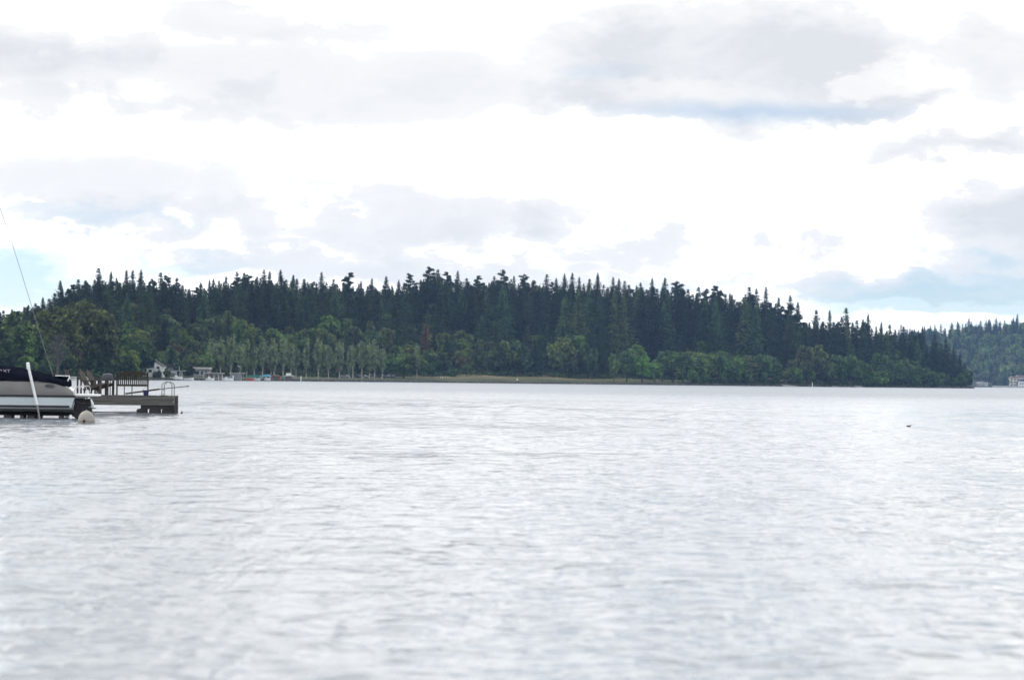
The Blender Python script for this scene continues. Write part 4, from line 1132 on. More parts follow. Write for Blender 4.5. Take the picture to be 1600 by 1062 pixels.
# two fascia planks, stacked, butt jointed
joints = [0, -2.45, -5.0, -7.4, -LEN]
for j in range(4):
    for k, (za, zb) in enumerate(((deckz - 0.22, deckz - 0.038), (deckz - 0.385, deckz - 0.228))):
        sh = 0 if k == 0 else -0.9
        a = joints[j] + (sh if j else 0) - (0.11 if j == 0 else 0.004); b = joints[j + 1] + (sh if j < 3 else 0)
        mb = MB(); mb.box(b, a, -0.035 - 0.008 * k, 0.0 - 0.008 * k, za, zb); mb.build('fascia_plank', M['dock_wood'], dock, bevel=0.006)
mb = MB(); mb.box(-0.105, 0.03, -0.05, 0.09, 0.0, deckz + 0.002); mb.build('corner_post', M['dock_dark'], dock, bevel=0.01)
mb = MB(); mb.box(-0.105, 0.03, DEP - .09, DEP + .05, 0.0, deckz + 0.002); mb.build('corner_post', M['dock_dark'], dock, bevel=0.01)
mb = MB(); mb.box(-0.002, 0.033, 0.092, DEP - 0.092, deckz - 0.385, deckz - 0.038); mb.build('end_plank', M['dock_dark'], dock)
mb = MB(); mb.box(-LEN, -0.2, DEP - 0.005, DEP + 0.03, deckz - 0.385, deckz - 0.038); mb.build('back_plank', M['dock_wood'], dock)
for x_ in (-2.0, -4.0, -6.0, -8.0):
    mb = MB(); mb.box(x_ - .05, x_ + .05, 0.05, DEP - .05, deckz - 0.25, deckz - 0.04); mb.build('joist', M['dock_dark'], dock)
mb = MB(); mb.box(-1.44, -0.107, 0.02, DEP - 0.05, 0.16, 0.312); mb.build('float_frame', M['float'], dock, bevel=0.01)
for a, b, zt in ((-1.60, -1.20, 0.155), (-1.10, -0.66, 0.158), (-0.60, -0.107, 0.15)):
    mb = MB(); mb.box(a, b, -0.02, DEP - 0.1, -0.25, zt); mb.build('float', M['float'], dock, bevel=0.03)
for a in (-4.9, -8.6):
    mb = MB(); mb.box(a, a + .8, 0.9, DEP - 0.1, -0.25, 0.30); mb.build('float', M['float'], dock, bevel=0.03)
mb = MB(); mb.tube([(-1.45, 0.3, 0.02), (-2.6, 0.3, 0.012), (-3.8, 0.3, 0.02), (-5.4, 0.3, 0.015)], 0.028, 8); mb.build('waterline_tube', M['dark_rubber'], dock)  # thin dark tube along the waterline left of the end floats

def on_dock(px, yoff):
    """point on the deck, yoff metres in from its front edge, in the direction of photo column px"""
    d = ray(px, 615); k = d.x / d.y
    b = DO + DEY * yoff
    u = (k * b.y - b.x) / (DEX.x - k * DEX.y)
    p = b + DEX * u; p.z = deckz + 0.004; return p
def zrow(py, px, Y): return 1.5 - (py - horizon(px)) / (F / Y) - (deckz + 0.004)
# slatted bench seen from behind
bY = 1.0
bo = on_dock(206.5, bY)
bench = thing('garden_bench', bo, 'dark timber garden bench with vertical back slats on the dock', 'bench', rz=DR)
bwid = 1.24; hw = bwid / 2
for s_ in (-1, 1):
    mb = MB(); mb.bar((s_ * hw, 0.0, 0.0), (s_ * hw, 0.05, 0.40), 0.045, 0.045); mb.bar((s_ * hw, 0.05, 0.38), (s_ * (hw - .01), -0.10, 0.95), 0.055, 0.055); mb.build('leg', M['bench'], bench)
    mb = MB(); mb.bar((s_ * (hw + 0.0) , 0.50, 0.0), (s_ * hw, 0.50, 0.60), 0.05, 0.05); mb.build('leg', M['bench'], bench)
    mb = MB(); mb.bar((s_ * (hw + .03), 0.56, 0.62), (s_ * (hw + .03), -0.04, 0.61), 0.07, 0.03); mb.build('armrest', M['bench'], bench)
mb = MB()
poly = [(-hw + .03, 0.88), (-hw * .6, 0.955), (0, 0.98), (hw * .6, 0.955), (hw - .03, 0.88), (hw - .03, 0.82), (-hw + .03, 0.82)]
mb.prism([(x, z) for x, z in poly], -0.10, -0.065); mb.build('top_rail', M['bench'], bench)
mb = MB(); mb.bar((-hw + .03, 0.04, 0.40), (hw - .03, 0.04, 0.40), 0.05, 0.08); mb.build('lower_rail', M['bench'], bench)
mb = MB(); mb.bar((-hw + .03, -0.025, 0.64), (hw - .03, -0.025, 0.64), 0.03, 0.035); mb.build('middle_rail', M['bench'], bench)
ns = 15
for i in range(ns):
    x_ = -hw + 0.075 + i * (bwid - 0.15) / (ns - 1); wd = 0.048
    mb = MB(); mb.bar((x_, 0.025, 0.42), (x_, -0.075, 0.84), wd, 0.018, up=(0, 1, 0)); mb.build('back_slat', M['bench'], bench)
for x_ in (-0.33, -0.02):
    mb = MB(); mb.bar((x_, 0.50, 0.0), (x_, 0.50, 0.40), 0.035, 0.035); mb.build('leg', M['bench'], bench)
for i in range(5):
    mb = MB(); y_ = 0.08 + i * 0.095; mb.box(-hw + .03, hw - .03, y_, y_ + 0.075, 0.405, 0.43); mb.build('seat_slat', M['bench'], bench)

# adirondack style chairs facing right
def arm_chair(px, yo, label):
    o_ = on_dock(px, yo)
    c = thing('slatted_armchair', o_, label, 'chair', 'slatted armchairs on the dock', rz=DR - 0.32)
    W2 = 0.29
    for s_ in (-1, 1):
        mb = MB(); mb.bar((0.0, s_ * W2, 0.20), (0.78, s_ * W2, 0.44), 0.035, 0.10); mb.build('seat_rail', M['chair'], c)
        mb = MB(); mb.box(0.70, 0.79, s_ * (W2 + .045) - .02, s_ * (W2 + .045) + .02, 0, 0.58); mb.build('leg', M['chair'], c)
        mb = MB(); mb.bar((0.05, s_ * (W2 + .03), 0.0), (0.12, s_ * (W2 + .03), 0.56), 0.04, 0.07); mb.build('leg', M['chair'], c)
        mb = MB(); mb.bar((-0.10, s_ * (W2 + .07), 0.57), (0.80, s_ * (W2 + .07), 0.60), 0.12, 0.025); mb.build('armrest', M['chair'], c)
    for k in range(5):
        y_ = -0.24 + k * 0.12; top = 1.00 - abs(k - 2) * 0.045
        a_ = Vector((0.14, y_, 0.22)); d_ = Vector((-0.42, 0, 0.80)).normalized()
        mb = MB(); mb.bar(a_, a_ + d_ * (top - 0.12), 0.030, 0.10, up=(0, 1, 0)); mb.build('back_slat', M['chair'], c)
    for k in range(6):
        f = 0.18 + k * 0.155
        mb = MB(); p_ = Vector((0.78 * f, 0, 0.20 + 0.24 * f + 0.06)); mb.bar(p_ - Vector((0, W2, 0)), p_ + Vector((0, W2, 0)), 0.10, 0.02); mb.build('seat_slat', M['chair'], c)
    mb = MB(); mb.bar((-0.08, -W2, 0.56), (-0.08, W2, 0.56), 0.03, 0.06); mb.build('back_brace', M['chair'], c)
    return c
arm_chair(134, 0.7, 'nearer slatted armchair on the dock, its back leaning to the left')
arm_chair(145, 1.75, 'slatted armchair just behind and right of the first one on the dock')
# railing at the back of the dock
rl = thing('dock_railing', on_dock(121, 2.55), 'thin railing with dark posts behind the slatted armchairs', 'railing', rz=DR)
x0 = 0.0; x1 = (on_dock(176, 2.55) - on_dock(121, 2.55)).length
zr = 0.66
for px_ in (121, 126.5, 148.5, 154.5, 165.5, 172):
    x_ = (on_dock(px_, 2.55) - on_dock(121, 2.55)).length
    wd = 0.035 if px_ < 160 else (0.05 if px_ < 170 else 0.018)
    mb = MB(); mb.box(x_ - wd, x_ + wd, -0.04, 0.04, 0, zr - 0.002); mb.build('post', M['dock_dark'] if px_ != 172 else M['chair'], rl)
mb = MB(); mb.box(x0 - .3, x1 + 0.05, -0.05, 0.05, zr, zr + 0.035); mb.build('top_rail', M['chair'], rl)
# covered barbecue
gr = thing('barbecue', on_dock(167, 1.5), 'dark grey covered barbecue on a thick post behind the armchairs', 'barbecue', rz=DR)
mb = MB(); mb.box(-0.075, 0.045, -0.08, 0.08, 0, 0.60); mb.build('pedestal', M['dock_dark'], gr)
mb = MB()
rings = []
for x_, s_ in ((-0.20, .55), (-0.18, .85), (-0.08, 1), (0.12, 1), (0.22, .85), (0.24, .55)):
    rings.append([(x_, -0.20 * s_, 0.60), (x_, -0.21 * s_, 0.60 + .14 * s_), (x_, -0.15 * s_, 0.60 + 0.24 * s_), (x_, 0, 0.60 + 0.27 * s_), (x_, 0.15 * s_, 0.60 + 0.24 * s_), (x_, 0.21 * s_, 0.60 + .14 * s_), (x_, 0.20 * s_, 0.60)])
mb.loft(rings); mb.build('hood_cover', mat('grey_cover', (0.06, 0.065, 0.08), 0.8), gr, smooth=True)
# slanting boat pole on the deck, blue bucket
pa, pb, pc = at(196, 614.8, DY + .35), at(249, 607.8, DY + .2), at(293, 603.2, DY + .1)
pole = thing('boat_pole', pa, 'long grey boat pole lying across the dock and sticking out past its end', 'pole')
mb = MB(); mb.tube([(0, 0, 0), pb - pa], [0.035, 0.035], 8); mb.build('sleeve', M['chair'], pole, smooth=True)
mb = MB(); mb.tube([(pb - pa) * 0.98, pc - pa], [0.018, 0.016], 8); sh_ = mb.build('shaft', M['chair'], pole, smooth=True)
mb = MB(); mb.tube([(pc - pa) * 0.995, (pc - pa) * 1.003 + Vector((0.05, 0, 0.004))], [0.028, 0.02], 8); mb.build('tip', M['dock_dark'], pole)
bk = thing('bucket', on_dock(228, 0.25), 'small deep blue bucket under the right end of the bench', 'bucket')
mb = MB(); mb.lathe([(0.09, 0.0), (0.125, 0.20), (0.13, 0.20), (0.13, 0.22), (0.11, 0.22), (0.08, 0.02)], 16); mb.build('shell', M['blue'], bk, smooth=True)
mb = MB(); mb.tube([(0.12 * math.cos(a), 0, 0.20 + 0.12 * math.sin(a)) for a in np.linspace(0, math.pi, 9)], 0.007, 6); mb.build('handle', M['grey_metal'], bk)
# swim ladder hoops
ld = thing('swim_ladder', on_dock(262.5, 0.15), 'two arched metal handrails of the swim ladder at the dock end', 'ladder', rz=DR)
for xo, yo in ((-0.045, 0.0), (0.045, 0.45)):
    w_ = 0.20; zt = 0.56
    pts = [(xo - w_, yo, 0.0), (xo - w_, yo, zt - 0.16)] + [(xo - w_ * math.cos(a), yo, zt - 0.16 + 0.16 * math.sin(a)) for a in np.linspace(0.2, math.pi - .2, 9)] + [(xo + w_, yo, zt - 0.16), (xo + w_, yo, 0.0)]
    mb = MB(); mb.tube(pts, 0.019, 8); mb.build('handrail', M['grey_metal'], ld, smooth=True)
for z_ in (0.05, 0.22):
    mb = MB(); mb.tube([(-0.245, 0.0, z_), (-0.155, 0.45, z_)], 0.014, 6); mb.build('rung', M['grey_metal'], ld)
mb = MB(); mb.box(-0.32, -0.02, -.05, 0.5, 0.002, 0.02); mb.build('base_plate', M['dock_dark'], ld)
# little stick float right of the dock
mb = MB(); p = at(284, 645, 114.5); mb.lathe([(0.02, -0.05), (0.05, -0.01), (0.05, 0.03), (0.015, 0.06), (0.012, 0.11)], 12); o = mb.build('marker_float', M['dock_dark'], smooth=True)
o.location = (p.x, 114.5, 0); tag(o, 'tiny dark float bobbing just right of the dock end', 'float')

# ================================================================== BIRDS
def duck(px, py):
    d = ray(px, py); k = -1.5 / d.z; Y = d.y * k
    b = thing('duck', (EYE.x + d.x * k, Y, 0), 'small dark duck swimming alone on the open water at the right', 'duck', rz=0.3, sc_=0.6)
    mb = MB()
    secs = [(-0.16, .006, .050), (-0.13, .03, .045), (-0.06, .060, .035), (0.02, .068, .03), (0.08, .052, .035), (0.115, .034, .055), (0.125, .026, .09), (0.13, .030, .115), (0.15, .026, .125), (0.175, .010, .118), (0.20, .008, .112)]
    rings = [[(x_, r_ * math.cos(a), z_ + r_ * 0.85 * math.sin(a)) for a in np.linspace(0, 2 * math.pi, 11)[:-1]] for x_, r_, z_ in secs]
    mb.loft(rings); mb.build('body', M['bird'], b, smooth=True)
duck(1420, 666.5)
def bird(px, py, Y, sp, label, bank=0.3):
    p = at(px, py, Y); b = thing('flying_bird', p, label, 'bird', rz=0.4)
    mb = MB()
    mb.tube([(-.22 * sp, 0, 0), (-.1 * sp, 0, 0), (0.05 * sp, 0, .01), (.16 * sp, 0, .01), (.2 * sp, 0, 0)], [.015 * sp, .05 * sp, .055 * sp, .03 * sp, .008 * sp], 8); mb.build('body', M['bird'], b, smooth=True)
    for s_ in (-1, 1):
        mb = MB(); mb.add([(.1 * sp, 0, .01), (.13 * sp, s_ * .25 * sp, .09 * sp), (.02 * sp, s_ * .55 * sp, .03 * sp), (-.03 * sp, s_ * .25 * sp, .08 * sp), (-.08 * sp, 0, 0.0),
                           (.1 * sp, 0, .025), (.13 * sp, s_ * .25 * sp, .10 * sp), (-.03 * sp, s_ * .25 * sp, .09 * sp), (-.08 * sp, 0, 0.015)], [(0, 1, 3, 4), (1, 2, 3), (5, 8, 7, 6), (6, 7, 2)])
        mb.build('wing', M['bird'], b)
bird(555.5, 199, 420, 0.6, 'tiny dark bird flying high in the left half of the sky')
bird(1229, 152.5, 420, 0.35, 'tiny bird, a mere speck below the big grey cloud')

# ================================================================== SHORE BUILDINGS AND SMALL CRAFT
def shore_pt(q, d): return Vector((world_x(q, Yof(q, d)), Yof(q, d), ground(q, d)))
def span(q, d, px): return px * Yof(q, d) / F
def wall_box(root, name, m, x0, x1, y0, y1, z0, z1): 
    mb = MB(); mb.box(x0, x1, y0, y1, z0, z1); return mb.build(name, m, root)
def window(root, x0, x1, z0, z1, y):
    w_ = wall_box(root, 'window', M['glass'], x0, x1, y - 0.06, y - 0.005, z0, z1)
    mb = MB(); t = 0.1
    mb.box(x0 - t, x0 - .002, y - 0.1, y - .004, z0 - t, z1 + t); mb.box(x1 + .002, x1 + t, y - 0.1, y - .004, z0 - t, z1 + t); mb.box(x0, x1, y - 0.1, y - .004, z0 - t, z0 - .002); mb.box(x0, x1, y - 0.1, y - .004, z1 + .002, z1 + t)
    mb.build('frame', M['white'], w_)
# white house with steep gable
hp = shore_pt(243, 22)
h = thing('white_house', (hp.x, hp.y, hp.z - 0.3), 'white house with a steep asymmetrical gable and bright chimney block on the far shore', 'house')
mb = MB(); mb.prism([(-0.3, 0), (2.6, 0), (2.6, 3.3), (3.1, 3.4), (3.1, 3.9), (0.2, 5.6), (-0.3, 5.0)], 0, 6); mb.build('wall', M['wall_white'], h)
mb = MB(); mb.prism([(0.1, 5.62), (3.3, 3.92), (3.3, 4.14), (0.1, 5.95)], -0.3, 6.3); mb.build('roof', M['roof_dark'], h)
mb = MB(); mb.prism([(-3.0, 0), (-0.32, 0), (-0.32, 3.6), (-3.0, 3.2)], 0.4, 5); mb.build('wing_wall', M['wall_white'], h)
mb = MB(); mb.prism([(-3.3, 3.22), (-0.2, 3.64), (-0.1, 5.1), (-2.4, 5.3)], 0.2, 5.2); mb.build('wing_roof', M['roof_dark'], h)
mb = MB(); mb.box(-2.5, 0.1, 1.0, 3.4, 5.3, 6.5); mb.build('chimney', M['white'], h)
window(h, -2.4, -1.2, 1.9, 2.9, 0.4); window(h, 0.4, 1.3, 1.0, 2.2, 0.0); window(h, 1.6, 2.3, 1.0, 2.2, 0.0); window(h, 0.5, 1.5, 3.2, 4.0, 0.0)
wall_box(h, 'door', M['roof_dark'], -0.9, -0.5, 0.3, 0.39, 0, 1.9)
wall_box(h, 'porch', M['wall_white'], -4.4, -3.05, 0.6, 3, 0, 1.7)
# grey roofed neighbour
hp = shore_pt(262, 34)
h = thing('grey_roofed_house', (hp.x, hp.y, hp.z), 'dim grey roofed house half hidden just right of the white house', 'house')
wall_box(h, 'wall', M['wall_grey'], -2.4, 2.6, 0, 5, 0, 3.4)
mb = MB(); mb.prism([(-2.8, 3.42), (3.0, 3.42), (2.2, 4.6), (-1.9, 4.6)], -0.4, 5.4); mb.build('roof', M['roof_dark'], h)
window(h, -1.6, -0.6, 1.3, 2.5, 0.0); window(h, 0.6, 1.8, 1.3, 2.5, 0.0)
# boathouse with slab roof on posts
hp = shore_pt(279, 0)
h = thing('boathouse', (hp.x, hp.y - 3, 0.0), 'white open boathouse with a thin flat roof on posts over the water', 'boathouse')
wall_box(h, 'roof', M['roof_pale'], -2.8, 2.6, -0.4, 4.4, 3.28, 3.48)
for x_ in (-2.3, -0.2, 1.0, 1.7):
    wall_box(h, 'post', M['wall_white'], x_ - .09, x_ + .09, 0, 0.18, -0.5, 3.278)
wall_box(h, 'upper_band', M['wall_white'], -2.2, -0.3, 0.2, 0.35, 2.6, 3.27)
wall_box(h, 'flag_pole', M['wall_white'], 0.6, 0.7, 1, 1.1, 3.482, 4.9)
def small_boat(q, d, L, label, hull, top=None, cover=None, group='small boats moored along the far shore', cat='boat', dz_=0.0):
    p = shore_pt(q, 0); Y = p.y + d
    b = thing('moored_boat', (world_x(q, Y), Y, dz_), label, cat, group)
    rings = []
    for f in np.linspace(0, 1, 7):
        hb = 0.75 * (1 if f < .6 else math.sqrt(max(0.02, 1 - ((f - .6) / .42) ** 2))); x_ = -L / 2 + f * L
        rings.append([(x_, -hb, 0.75 + .2 * f), (x_, -hb * .85, 0.15), (x_, 0, -0.1), (x_, hb * .85, 0.15), (x_, hb, 0.75 + .2 * f)])
    mb = MB(); mb.loft(rings); mb.build('hull', hull, b)
    if top:
        mb = MB(); mb.prism([(-L * .15, 0.86), (L * .15, 0.9), (L * .08, 1.45), (-L * .12, 1.45)], -0.55, 0.55); mb.build('cabin', top, b)
        mb = MB(); mb.prism([(L * .155, 0.9), (L * .165, 0.9), (L * .10, 1.43), (L * .09, 1.43)], -0.5, 0.5); mb.build('windscreen', M['glass'], b)
    if cover:
        mb = MB(); mb.prism([(-L * .48, .8), (L * .4, .95), (L * .1, 1.35), (-L * .3, 1.2)], -0.72, 0.72); mb.build('cover', cover, b)
    return b
small_boat(277, -1.5, 4.2, 'white boat parked under the open white boathouse', M['white'], M['white'], dz_=0.3)
small_boat(294, -3, 4.4, 'low white boat just right of the open boathouse', M['white'], None, M['roof_dark'])
small_boat(109, -4, 4.6, 'white low boat seen between the stern piling and the armchairs', M['white'], None, None)
small_boat(133, -4, 2.6, 'tiny white boat seen behind the armchair backs', M['white'], None, None)
# flat roofed house
hp = shore_pt(315, 26)
h = thing('flat_roofed_house', (hp.x, hp.y, hp.z), 'house with a pale flat roof above a dark glazed storey', 'house')
wall_box(h, 'wall', M['wall_grey'], -2.9, 2.9, 0, 6, 0, 2.9)
wall_box(h, 'roof', M['roof_pale'], -3.2, 3.3, -0.8, 6.4, 2.92, 3.75)
window(h, -2.2, -0.7, 1.0, 2.3, 0.0); window(h, -0.2, 1.0, 1.0, 2.3, 0.0); window(h, 1.4, 2.4, 1.0, 2.3, 0.0)
# long covered moorage
hp = shore_pt(335, 0)
h = thing('covered_moorage', (hp.x, hp.y - 2, 0), 'long low moorage with a pale roof and tan wall right of the flat roofed house', 'boathouse')
wall_box(h, 'roof', M['roof_pale'], -3.9, 3.7, -0.5, 5, 2.55, 2.85)
wall_box(h, 'wall', M['wall_tan'], -3.3, 2.9, 2.0, 4.6, 0.2, 2.54)
for x_ in (-3.5, -1.6, 0.2, 1.9, 3.3): wall_box(h, 'post', M['wall_white'], x_ - .08, x_ + .08, -0.2, -0.04, -0.5, 2.54)
window(h, -2.6, -1.8, 1.2, 2.0, 2.0); window(h, 0.7, 1.5, 1.2, 2.0, 2.0)
small_boat(328, -4, 3.6, 'white boat moored under the pale moorage roof', M['white'], M['white'])
small_boat(346, -5, 4.6, 'white boat with a cabin moored right of the tan moorage wall', M['white'], M['white'])
small_boat(355, -3, 4.4, 'white boat moored left of the grey boathouse', M['white'], M['wall_white'])
small_boat(352, 1, 4.0, 'dark topped boat behind the white boats left of the grey boathouse', M['car_pale'], M['car_dark'], dz_=0.4)
# grey boathouse
hp = shore_pt(371, 0)
h = thing('grey_boathouse', (hp.x, hp.y - 3, 0), 'plain grey boxy boathouse with a flat roof on the far shore', 'boathouse')
wall_box(h, 'wall', M['wall_grey'], -1.8, 1.6, 0, 5, 0.1, 2.7)
wall_box(h, 'roof', M['concrete'], -2.6, 2.9, -0.2, 5.3, 2.72, 3.0)
for x_ in (1.9, 2.6): wall_box(h, 'post', M['concrete'], x_ - .08, x_ + .08, 0, 0.16, -0.5, 2.72)
wall_box(h, 'door', M['mid_grey'], -1.2, 0.8, -0.05, -0.003, 0.15, 2.2)
# floodlight pole
p = shore_pt(376, 6)
lp = thing('floodlight_pole', p, 'tall pole with a pale curved lamp above the grey boathouse', 'lamp post')
mb = MB(); mb.tube([(0, 0, 0), (0, 0, 4.4)], 0.07, 6); mb.build('pole', M['concrete'], lp)
mb = MB(); mb.prism([(0.05, 4.35), (-0.5, 4.9), (-1.1, 5.05), (-1.2, 4.75), (-0.6, 4.6), (-0.1, 4.2)], -0.25, 0.25); mb.build('lamp_head', M['roof_pale'], lp)
# canopies
def canopy_(q, wpx, zt, m, label, arch=False, boat_lab=None):
    p = shore_pt(q, 0); wd = wpx / F * p.y / 2
    c = thing('boat_canopy', (p.x, p.y - 3, 0), label, 'canopy', 'boat canopies on the far shore')
    mb = MB()
    if arch: mb.prism([(-wd, zt - 0.75), (-wd * .75, zt - .25), (-wd * .3, zt), (wd * .3, zt), (wd * .75, zt - .3), (wd, zt - 0.75)], -0.4, 4)
    else: mb.prism([(-wd, zt - 0.9), (-wd * .9, zt - .12), (wd * .9, zt), (wd, zt - 0.8)], -0.4, 4)
    mb.build('fabric', m, c)
    for x_ in (-wd * .85, wd * .85):
        for y_ in (0.0, 3.6): wall_box(c, 'post', M['wall_white'], x_ - .06, x_ + .06, y_, y_ + .1, -0.5, zt - 0.8)
    if boat_lab: small_boat(q, -2, wpx / F * p.y * .8, boat_lab, M['white'], M['white'], dz_=0.2)
canopy_(399, 20, 2.3, M['teal'], 'dark teal canopy left of the light blue one', False, 'pale boat hanging under the teal canopy')
canopy_(417, 15, 2.5, M['skyblue'], 'light blue arched canopy over a white boat', True, 'white boat under the light blue canopy')
small_boat(392, -5, 3.0, 'red trimmed low boat in front of the teal canopy', M['red'], None)
def kayak(q, m, label):
    p = shore_pt(q, 3); k = thing('kayak', (p.x, p.y, p.z), label, 'kayak', 'upright coloured craft on the far shore')
    mb = MB(); mb.loft([[(x_ , -w2, zc - hh), (x_, w2, zc - hh), (x_, w2 * .8, zc + hh), (x_, -w2 * .8, zc + hh)] for x_, w2, zc, hh in ((-0.8, .05, .6, .3), (-0.5, .25, .6, .6), (0.0, .3, .6, .7), (.5, .25, .6, .6), (.8, .05, .6, .3))])
    mb.build('hull', m, k)
    mb = MB(); mb.box(-0.25, 0.25, -0.34, -0.305, 0.5, 0.9); mb.build('cockpit', M['dark_rubber'], k)
kayak(437, M['red'], 'faded red craft standing on the shore left of the green one')
kayak(442.5, M['green_plastic'], 'green craft standing on the shore beside the red one')
hp = shore_pt(430, 8)
h = thing('brown_shed', hp, 'low brown shed behind the red craft', 'shed')
wall_box(h, 'wall', mat('brown_board', (0.10, 0.08, 0.07), 0.9), -1.6, 1.4, 0, 3, -0.3, 1.2)
mb = MB(); mb.prism([(-1.8, 1.21), (1.6, 1.21), (1.4, 1.6), (-1.6, 1.5)], -0.2, 3.2); mb.build('roof', M['roof_brown'], h)
hp = shore_pt(451, 9)
h = thing('park_pavilion', hp, 'small white topped pavilion among the poplar trunks', 'pavilion')
mb = MB(); mb.prism([(-2.3, 1.0), (2.4, 0.95), (2.3, 1.25), (1.2, 1.7), (-2.1, 1.25)], -0.5, 3); mb.build('eaves', M['roof_pale'], h)
mb = MB(); mb.prism([(-1.1, 1.3), (1.1, 1.3), (1.0, 2.3), (-0.7, 2.4)], 0, 2.5); mb.build('roof', M['white'], h)
for x_ in (-1.6, 0.0, 1.6): wall_box(h, 'post', M['roof_brown'], x_ - .12, x_ + .12, 0, .2, -0.2, 1.0)
wall_box(h, 'wall', M['roof_brown'], -1.2, 1.3, 1.0, 2.2, -0.2, 0.99)
# white hut and picnic shelter objects
hp = shore_pt(691, 40)
h = thing('white_hut', hp, 'tiny white hut at the left end of the tan meadow', 'hut')
wall_box(h, 'wall', M['wall_white'], -0.7, 0.5, 0, 1.2, 0, 1.0)
mb = MB(); mb.prism([(-1.2, 1.02), (1.5, 1.02), (1.2, 1.5), (-0.9, 1.5)], -0.2, 1.5); mb.build('roof', M['roof_dark'], h)
wall_box(h, 'door', M['glass'], -0.3, 0.05, -0.05, -0.003, 0, 0.8)
mb = MB(); mb.box(-0.35, 0.35, -0.1, 0.1, 0.0, 0.5); mb.prism([(-0.4, 0.502), (0.4, 0.502), (0, 0.8)], -0.12, 0.12); o = mb.build('white_sign', M['white']); p = shore_pt(809, 20); o.location = p
tag(o, 'small white sign board on the meadow', 'sign')
# cars in the park
def car(q, d, m, label, flip):
    p = shore_pt(q, d); c = thing('parked_car', p, label, 'car', 'cars parked under the poplars', rz=math.pi * flip + random.uniform(-.3, .3))
    mb = MB(); mb.prism([(-2.1, .35), (2.1, .35), (2.15, .75), (1.3, .9), (0.6, 1.42), (-1.0, 1.45), (-1.7, .95), (-2.1, .85)], -0.85, 0.85); mb.build('body', m, c, bevel=0.08)
    mb = MB(); mb.prism([(1.12, .95), (0.55, 1.36), (-0.95, 1.38), (-1.45, .95)], -0.87, 0.87); mb.build('windows', M['glass'], c)
    for x_ in (-1.3, 1.3):
        for y_ in (-0.8, 0.8):
            mb = MB(); mb.tube([(x_, y_ - .1, .33), (x_, y_ + .1, .33)], .33, 12); mb.build('wheel', M['dark_rubber'], c)
for i, (q_, m_, lab) in enumerate([(540, 'car_pale', 'pale car at the left of the cars parked under the poplars'), (556, 'car_dark', 'dark car, second of the cars parked under the poplars'), (569, 'car_pale', 'silver car, third of the cars parked under the poplars'),
                                  (583, 'car_dark', 'dark car in the middle of the cars parked under the poplars'), (597, 'car_dark', 'dark car, second from the right of the cars parked under the poplars'), (611, 'car_pale', 'pale car at the right of the cars parked under the poplars')]):
    car(q_, 48 + i % 2 * 5, M[m_], lab, i % 2)
# white lake markers
for q_, d_, hh, lab in ((365, -25, 1.7, 'white marker post in the water in front of the grey boathouse'), (471, -18, 1.9, 'white marker post in the water before the poplar row'), (1270, -20, 2.1, 'white marker post in the water right of the concrete landing')):
    Y = shoreY(q_) + d_
    r0 = thing('marker_post', (world_x(q_, Y), Y, 0), lab, 'marker post', 'white marker posts standing in the lake')
    mb = MB(); mb.tube([(0, 0, -1), (0, 0, hh)], 0.17, 10); mb.build('post', M['white'], r0, smooth=True)
    mb = MB(); mb.tube([(0, 0, hh), (0, 0, hh + .12)], [0.2, 0.08], 10); mb.build('cap', M['white'], r0)
# concrete landings on the wooded point
for q_, w_, hh, lab in ((1233, 9.0, 1.0, 'pale concrete landing at the water left of the white marker'), (1306, 3.8, 0.6, 'small pale ramp at the water right of the white marker'), (1342, 4.6, 1.0, 'pale sloping ramp at the water beside the bright bush')):
    Y = shoreY(q_) - 1.5
    mb = MB(); mb.prism([(-w_ / 2, -0.5), (w_ / 2, -0.5), (w_ / 2, 0.2), (w_ * .1, hh * .6), (-w_ * .35, hh), (-w_ / 2, hh * .9)], -1.5, 2.5); o = mb.build('concrete_landing', M['concrete']); o.location = (world_x(q_, Y), Y, 0)
    tag(o, lab, 'landing')
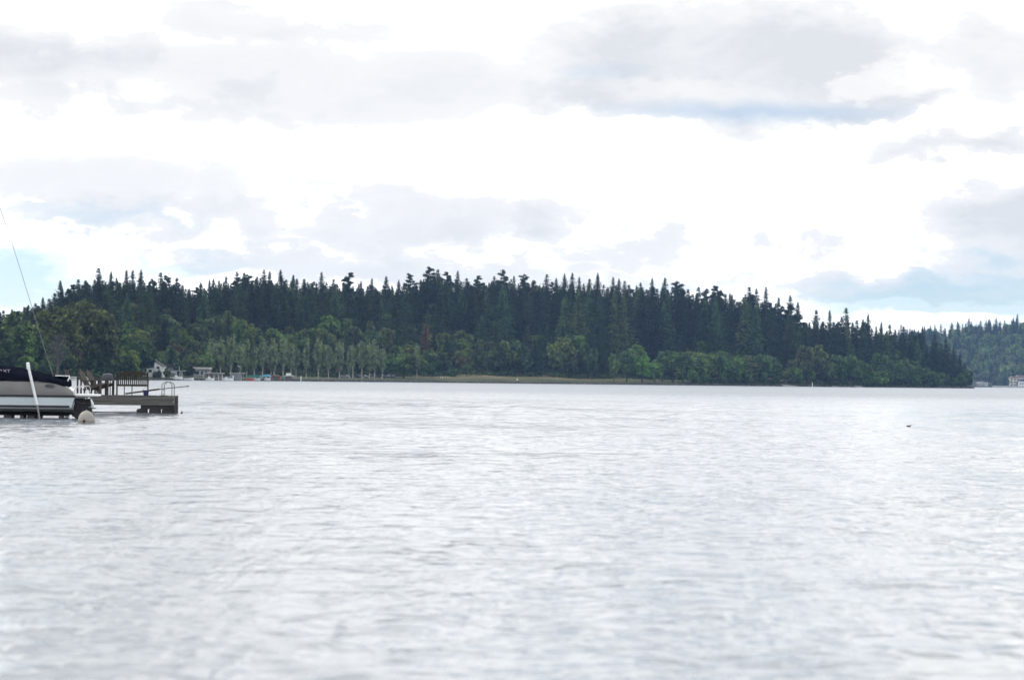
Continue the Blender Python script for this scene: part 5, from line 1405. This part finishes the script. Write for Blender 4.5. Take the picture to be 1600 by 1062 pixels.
# far shore houses
hp = Vector((world_x(1592, FARY + 25), FARY + 25, far_ground(1592, 25)))
h = thing('cream_house', hp, 'large cream house with rows of windows on the far shore at the right edge', 'house')
wall_box(h, 'wall', M['wall_cream'], -9.5, -2.5, 0, 10, -1, 9.5)
wall_box(h, 'upper_wall', M['wall_cream'], -2.45, 13, 1, 10, 5.5, 10.0)
wall_box(h, 'lower_wall', M['wall_grey'], -2.45, 13, 3, 10, -1, 5.45)
mb = MB(); mb.prism([(-10.3, 9.52), (-2.4, 9.9), (-1.2, 11.2), (-7.6, 11.6)], -0.8, 10.6); mb.build('roof', M['roof_brown'], h)
mb = MB(); mb.prism([(-2.2, 10.02), (13.8, 10.02), (10.5, 12.8), (-1.0, 12.8)], 0.2, 10.7); mb.build('roof', M['roof_brown'], h)
for z_ in (0.8, 4.0, 7.0):
    for x_ in (-8.6, -5.0): window(h, x_, x_ + 1.9, z_, z_ + 1.7, 0.0)
for x_ in (-1.2, 2.0, 5.2, 8.6): window(h, x_, x_ + 1.9, 7.0, 8.8, 1.0)
for q_, d_, wd, hh, wm, lab in ((1529, 22, 11, 5.5, 'wall_grey', 'hazy grey house on the far shore just right of the point'), (1539, 14, 8, 4, 'wall_white', 'small hazy white house right of the grey one on the far shore'), (1534, 8, 9, 2.6, 'concrete', 'low pale boathouse at the far water just right of the point'), (1598, 6, 7, 6, 'wall_white', 'white lower house at the water below the cream house')):
    hp = Vector((world_x(q_, FARY + d_), FARY + d_, max(0.2, far_ground(q_, d_))))
    h = thing('shore_house', hp, lab, 'house')
    wall_box(h, 'wall', M[wm], -wd / 2, wd / 2, 0, 7, -1, hh)
    mb = MB(); mb.prism([(-wd / 2 - .6, hh + .02), (wd / 2 + .6, hh + .02), (wd / 2 - 1.8, hh + 2), (-wd / 2 + 1.8, hh + 2)], -0.6, 7.6); mb.build('roof', M['roof_pale'] if wm == 'concrete' else M['roof_dark'], h)
    for k in range(3): x_ = -wd / 2 + 0.8 + k * wd * .3; window(h, x_, x_ + wd * .15, hh * .35, hh * .7, 0.0)
# retaining wall and lawn shrubs before the cream house
Y = FARY - 1
mb = MB(); mb.box(-22, 20, 0, 1.2, -0.5, 2.0); o = mb.build('retaining_wall', M['concrete']); o.location = (world_x(1582, Y), Y, 0); tag(o, 'pale retaining wall at the far water below the cream house', 'wall')
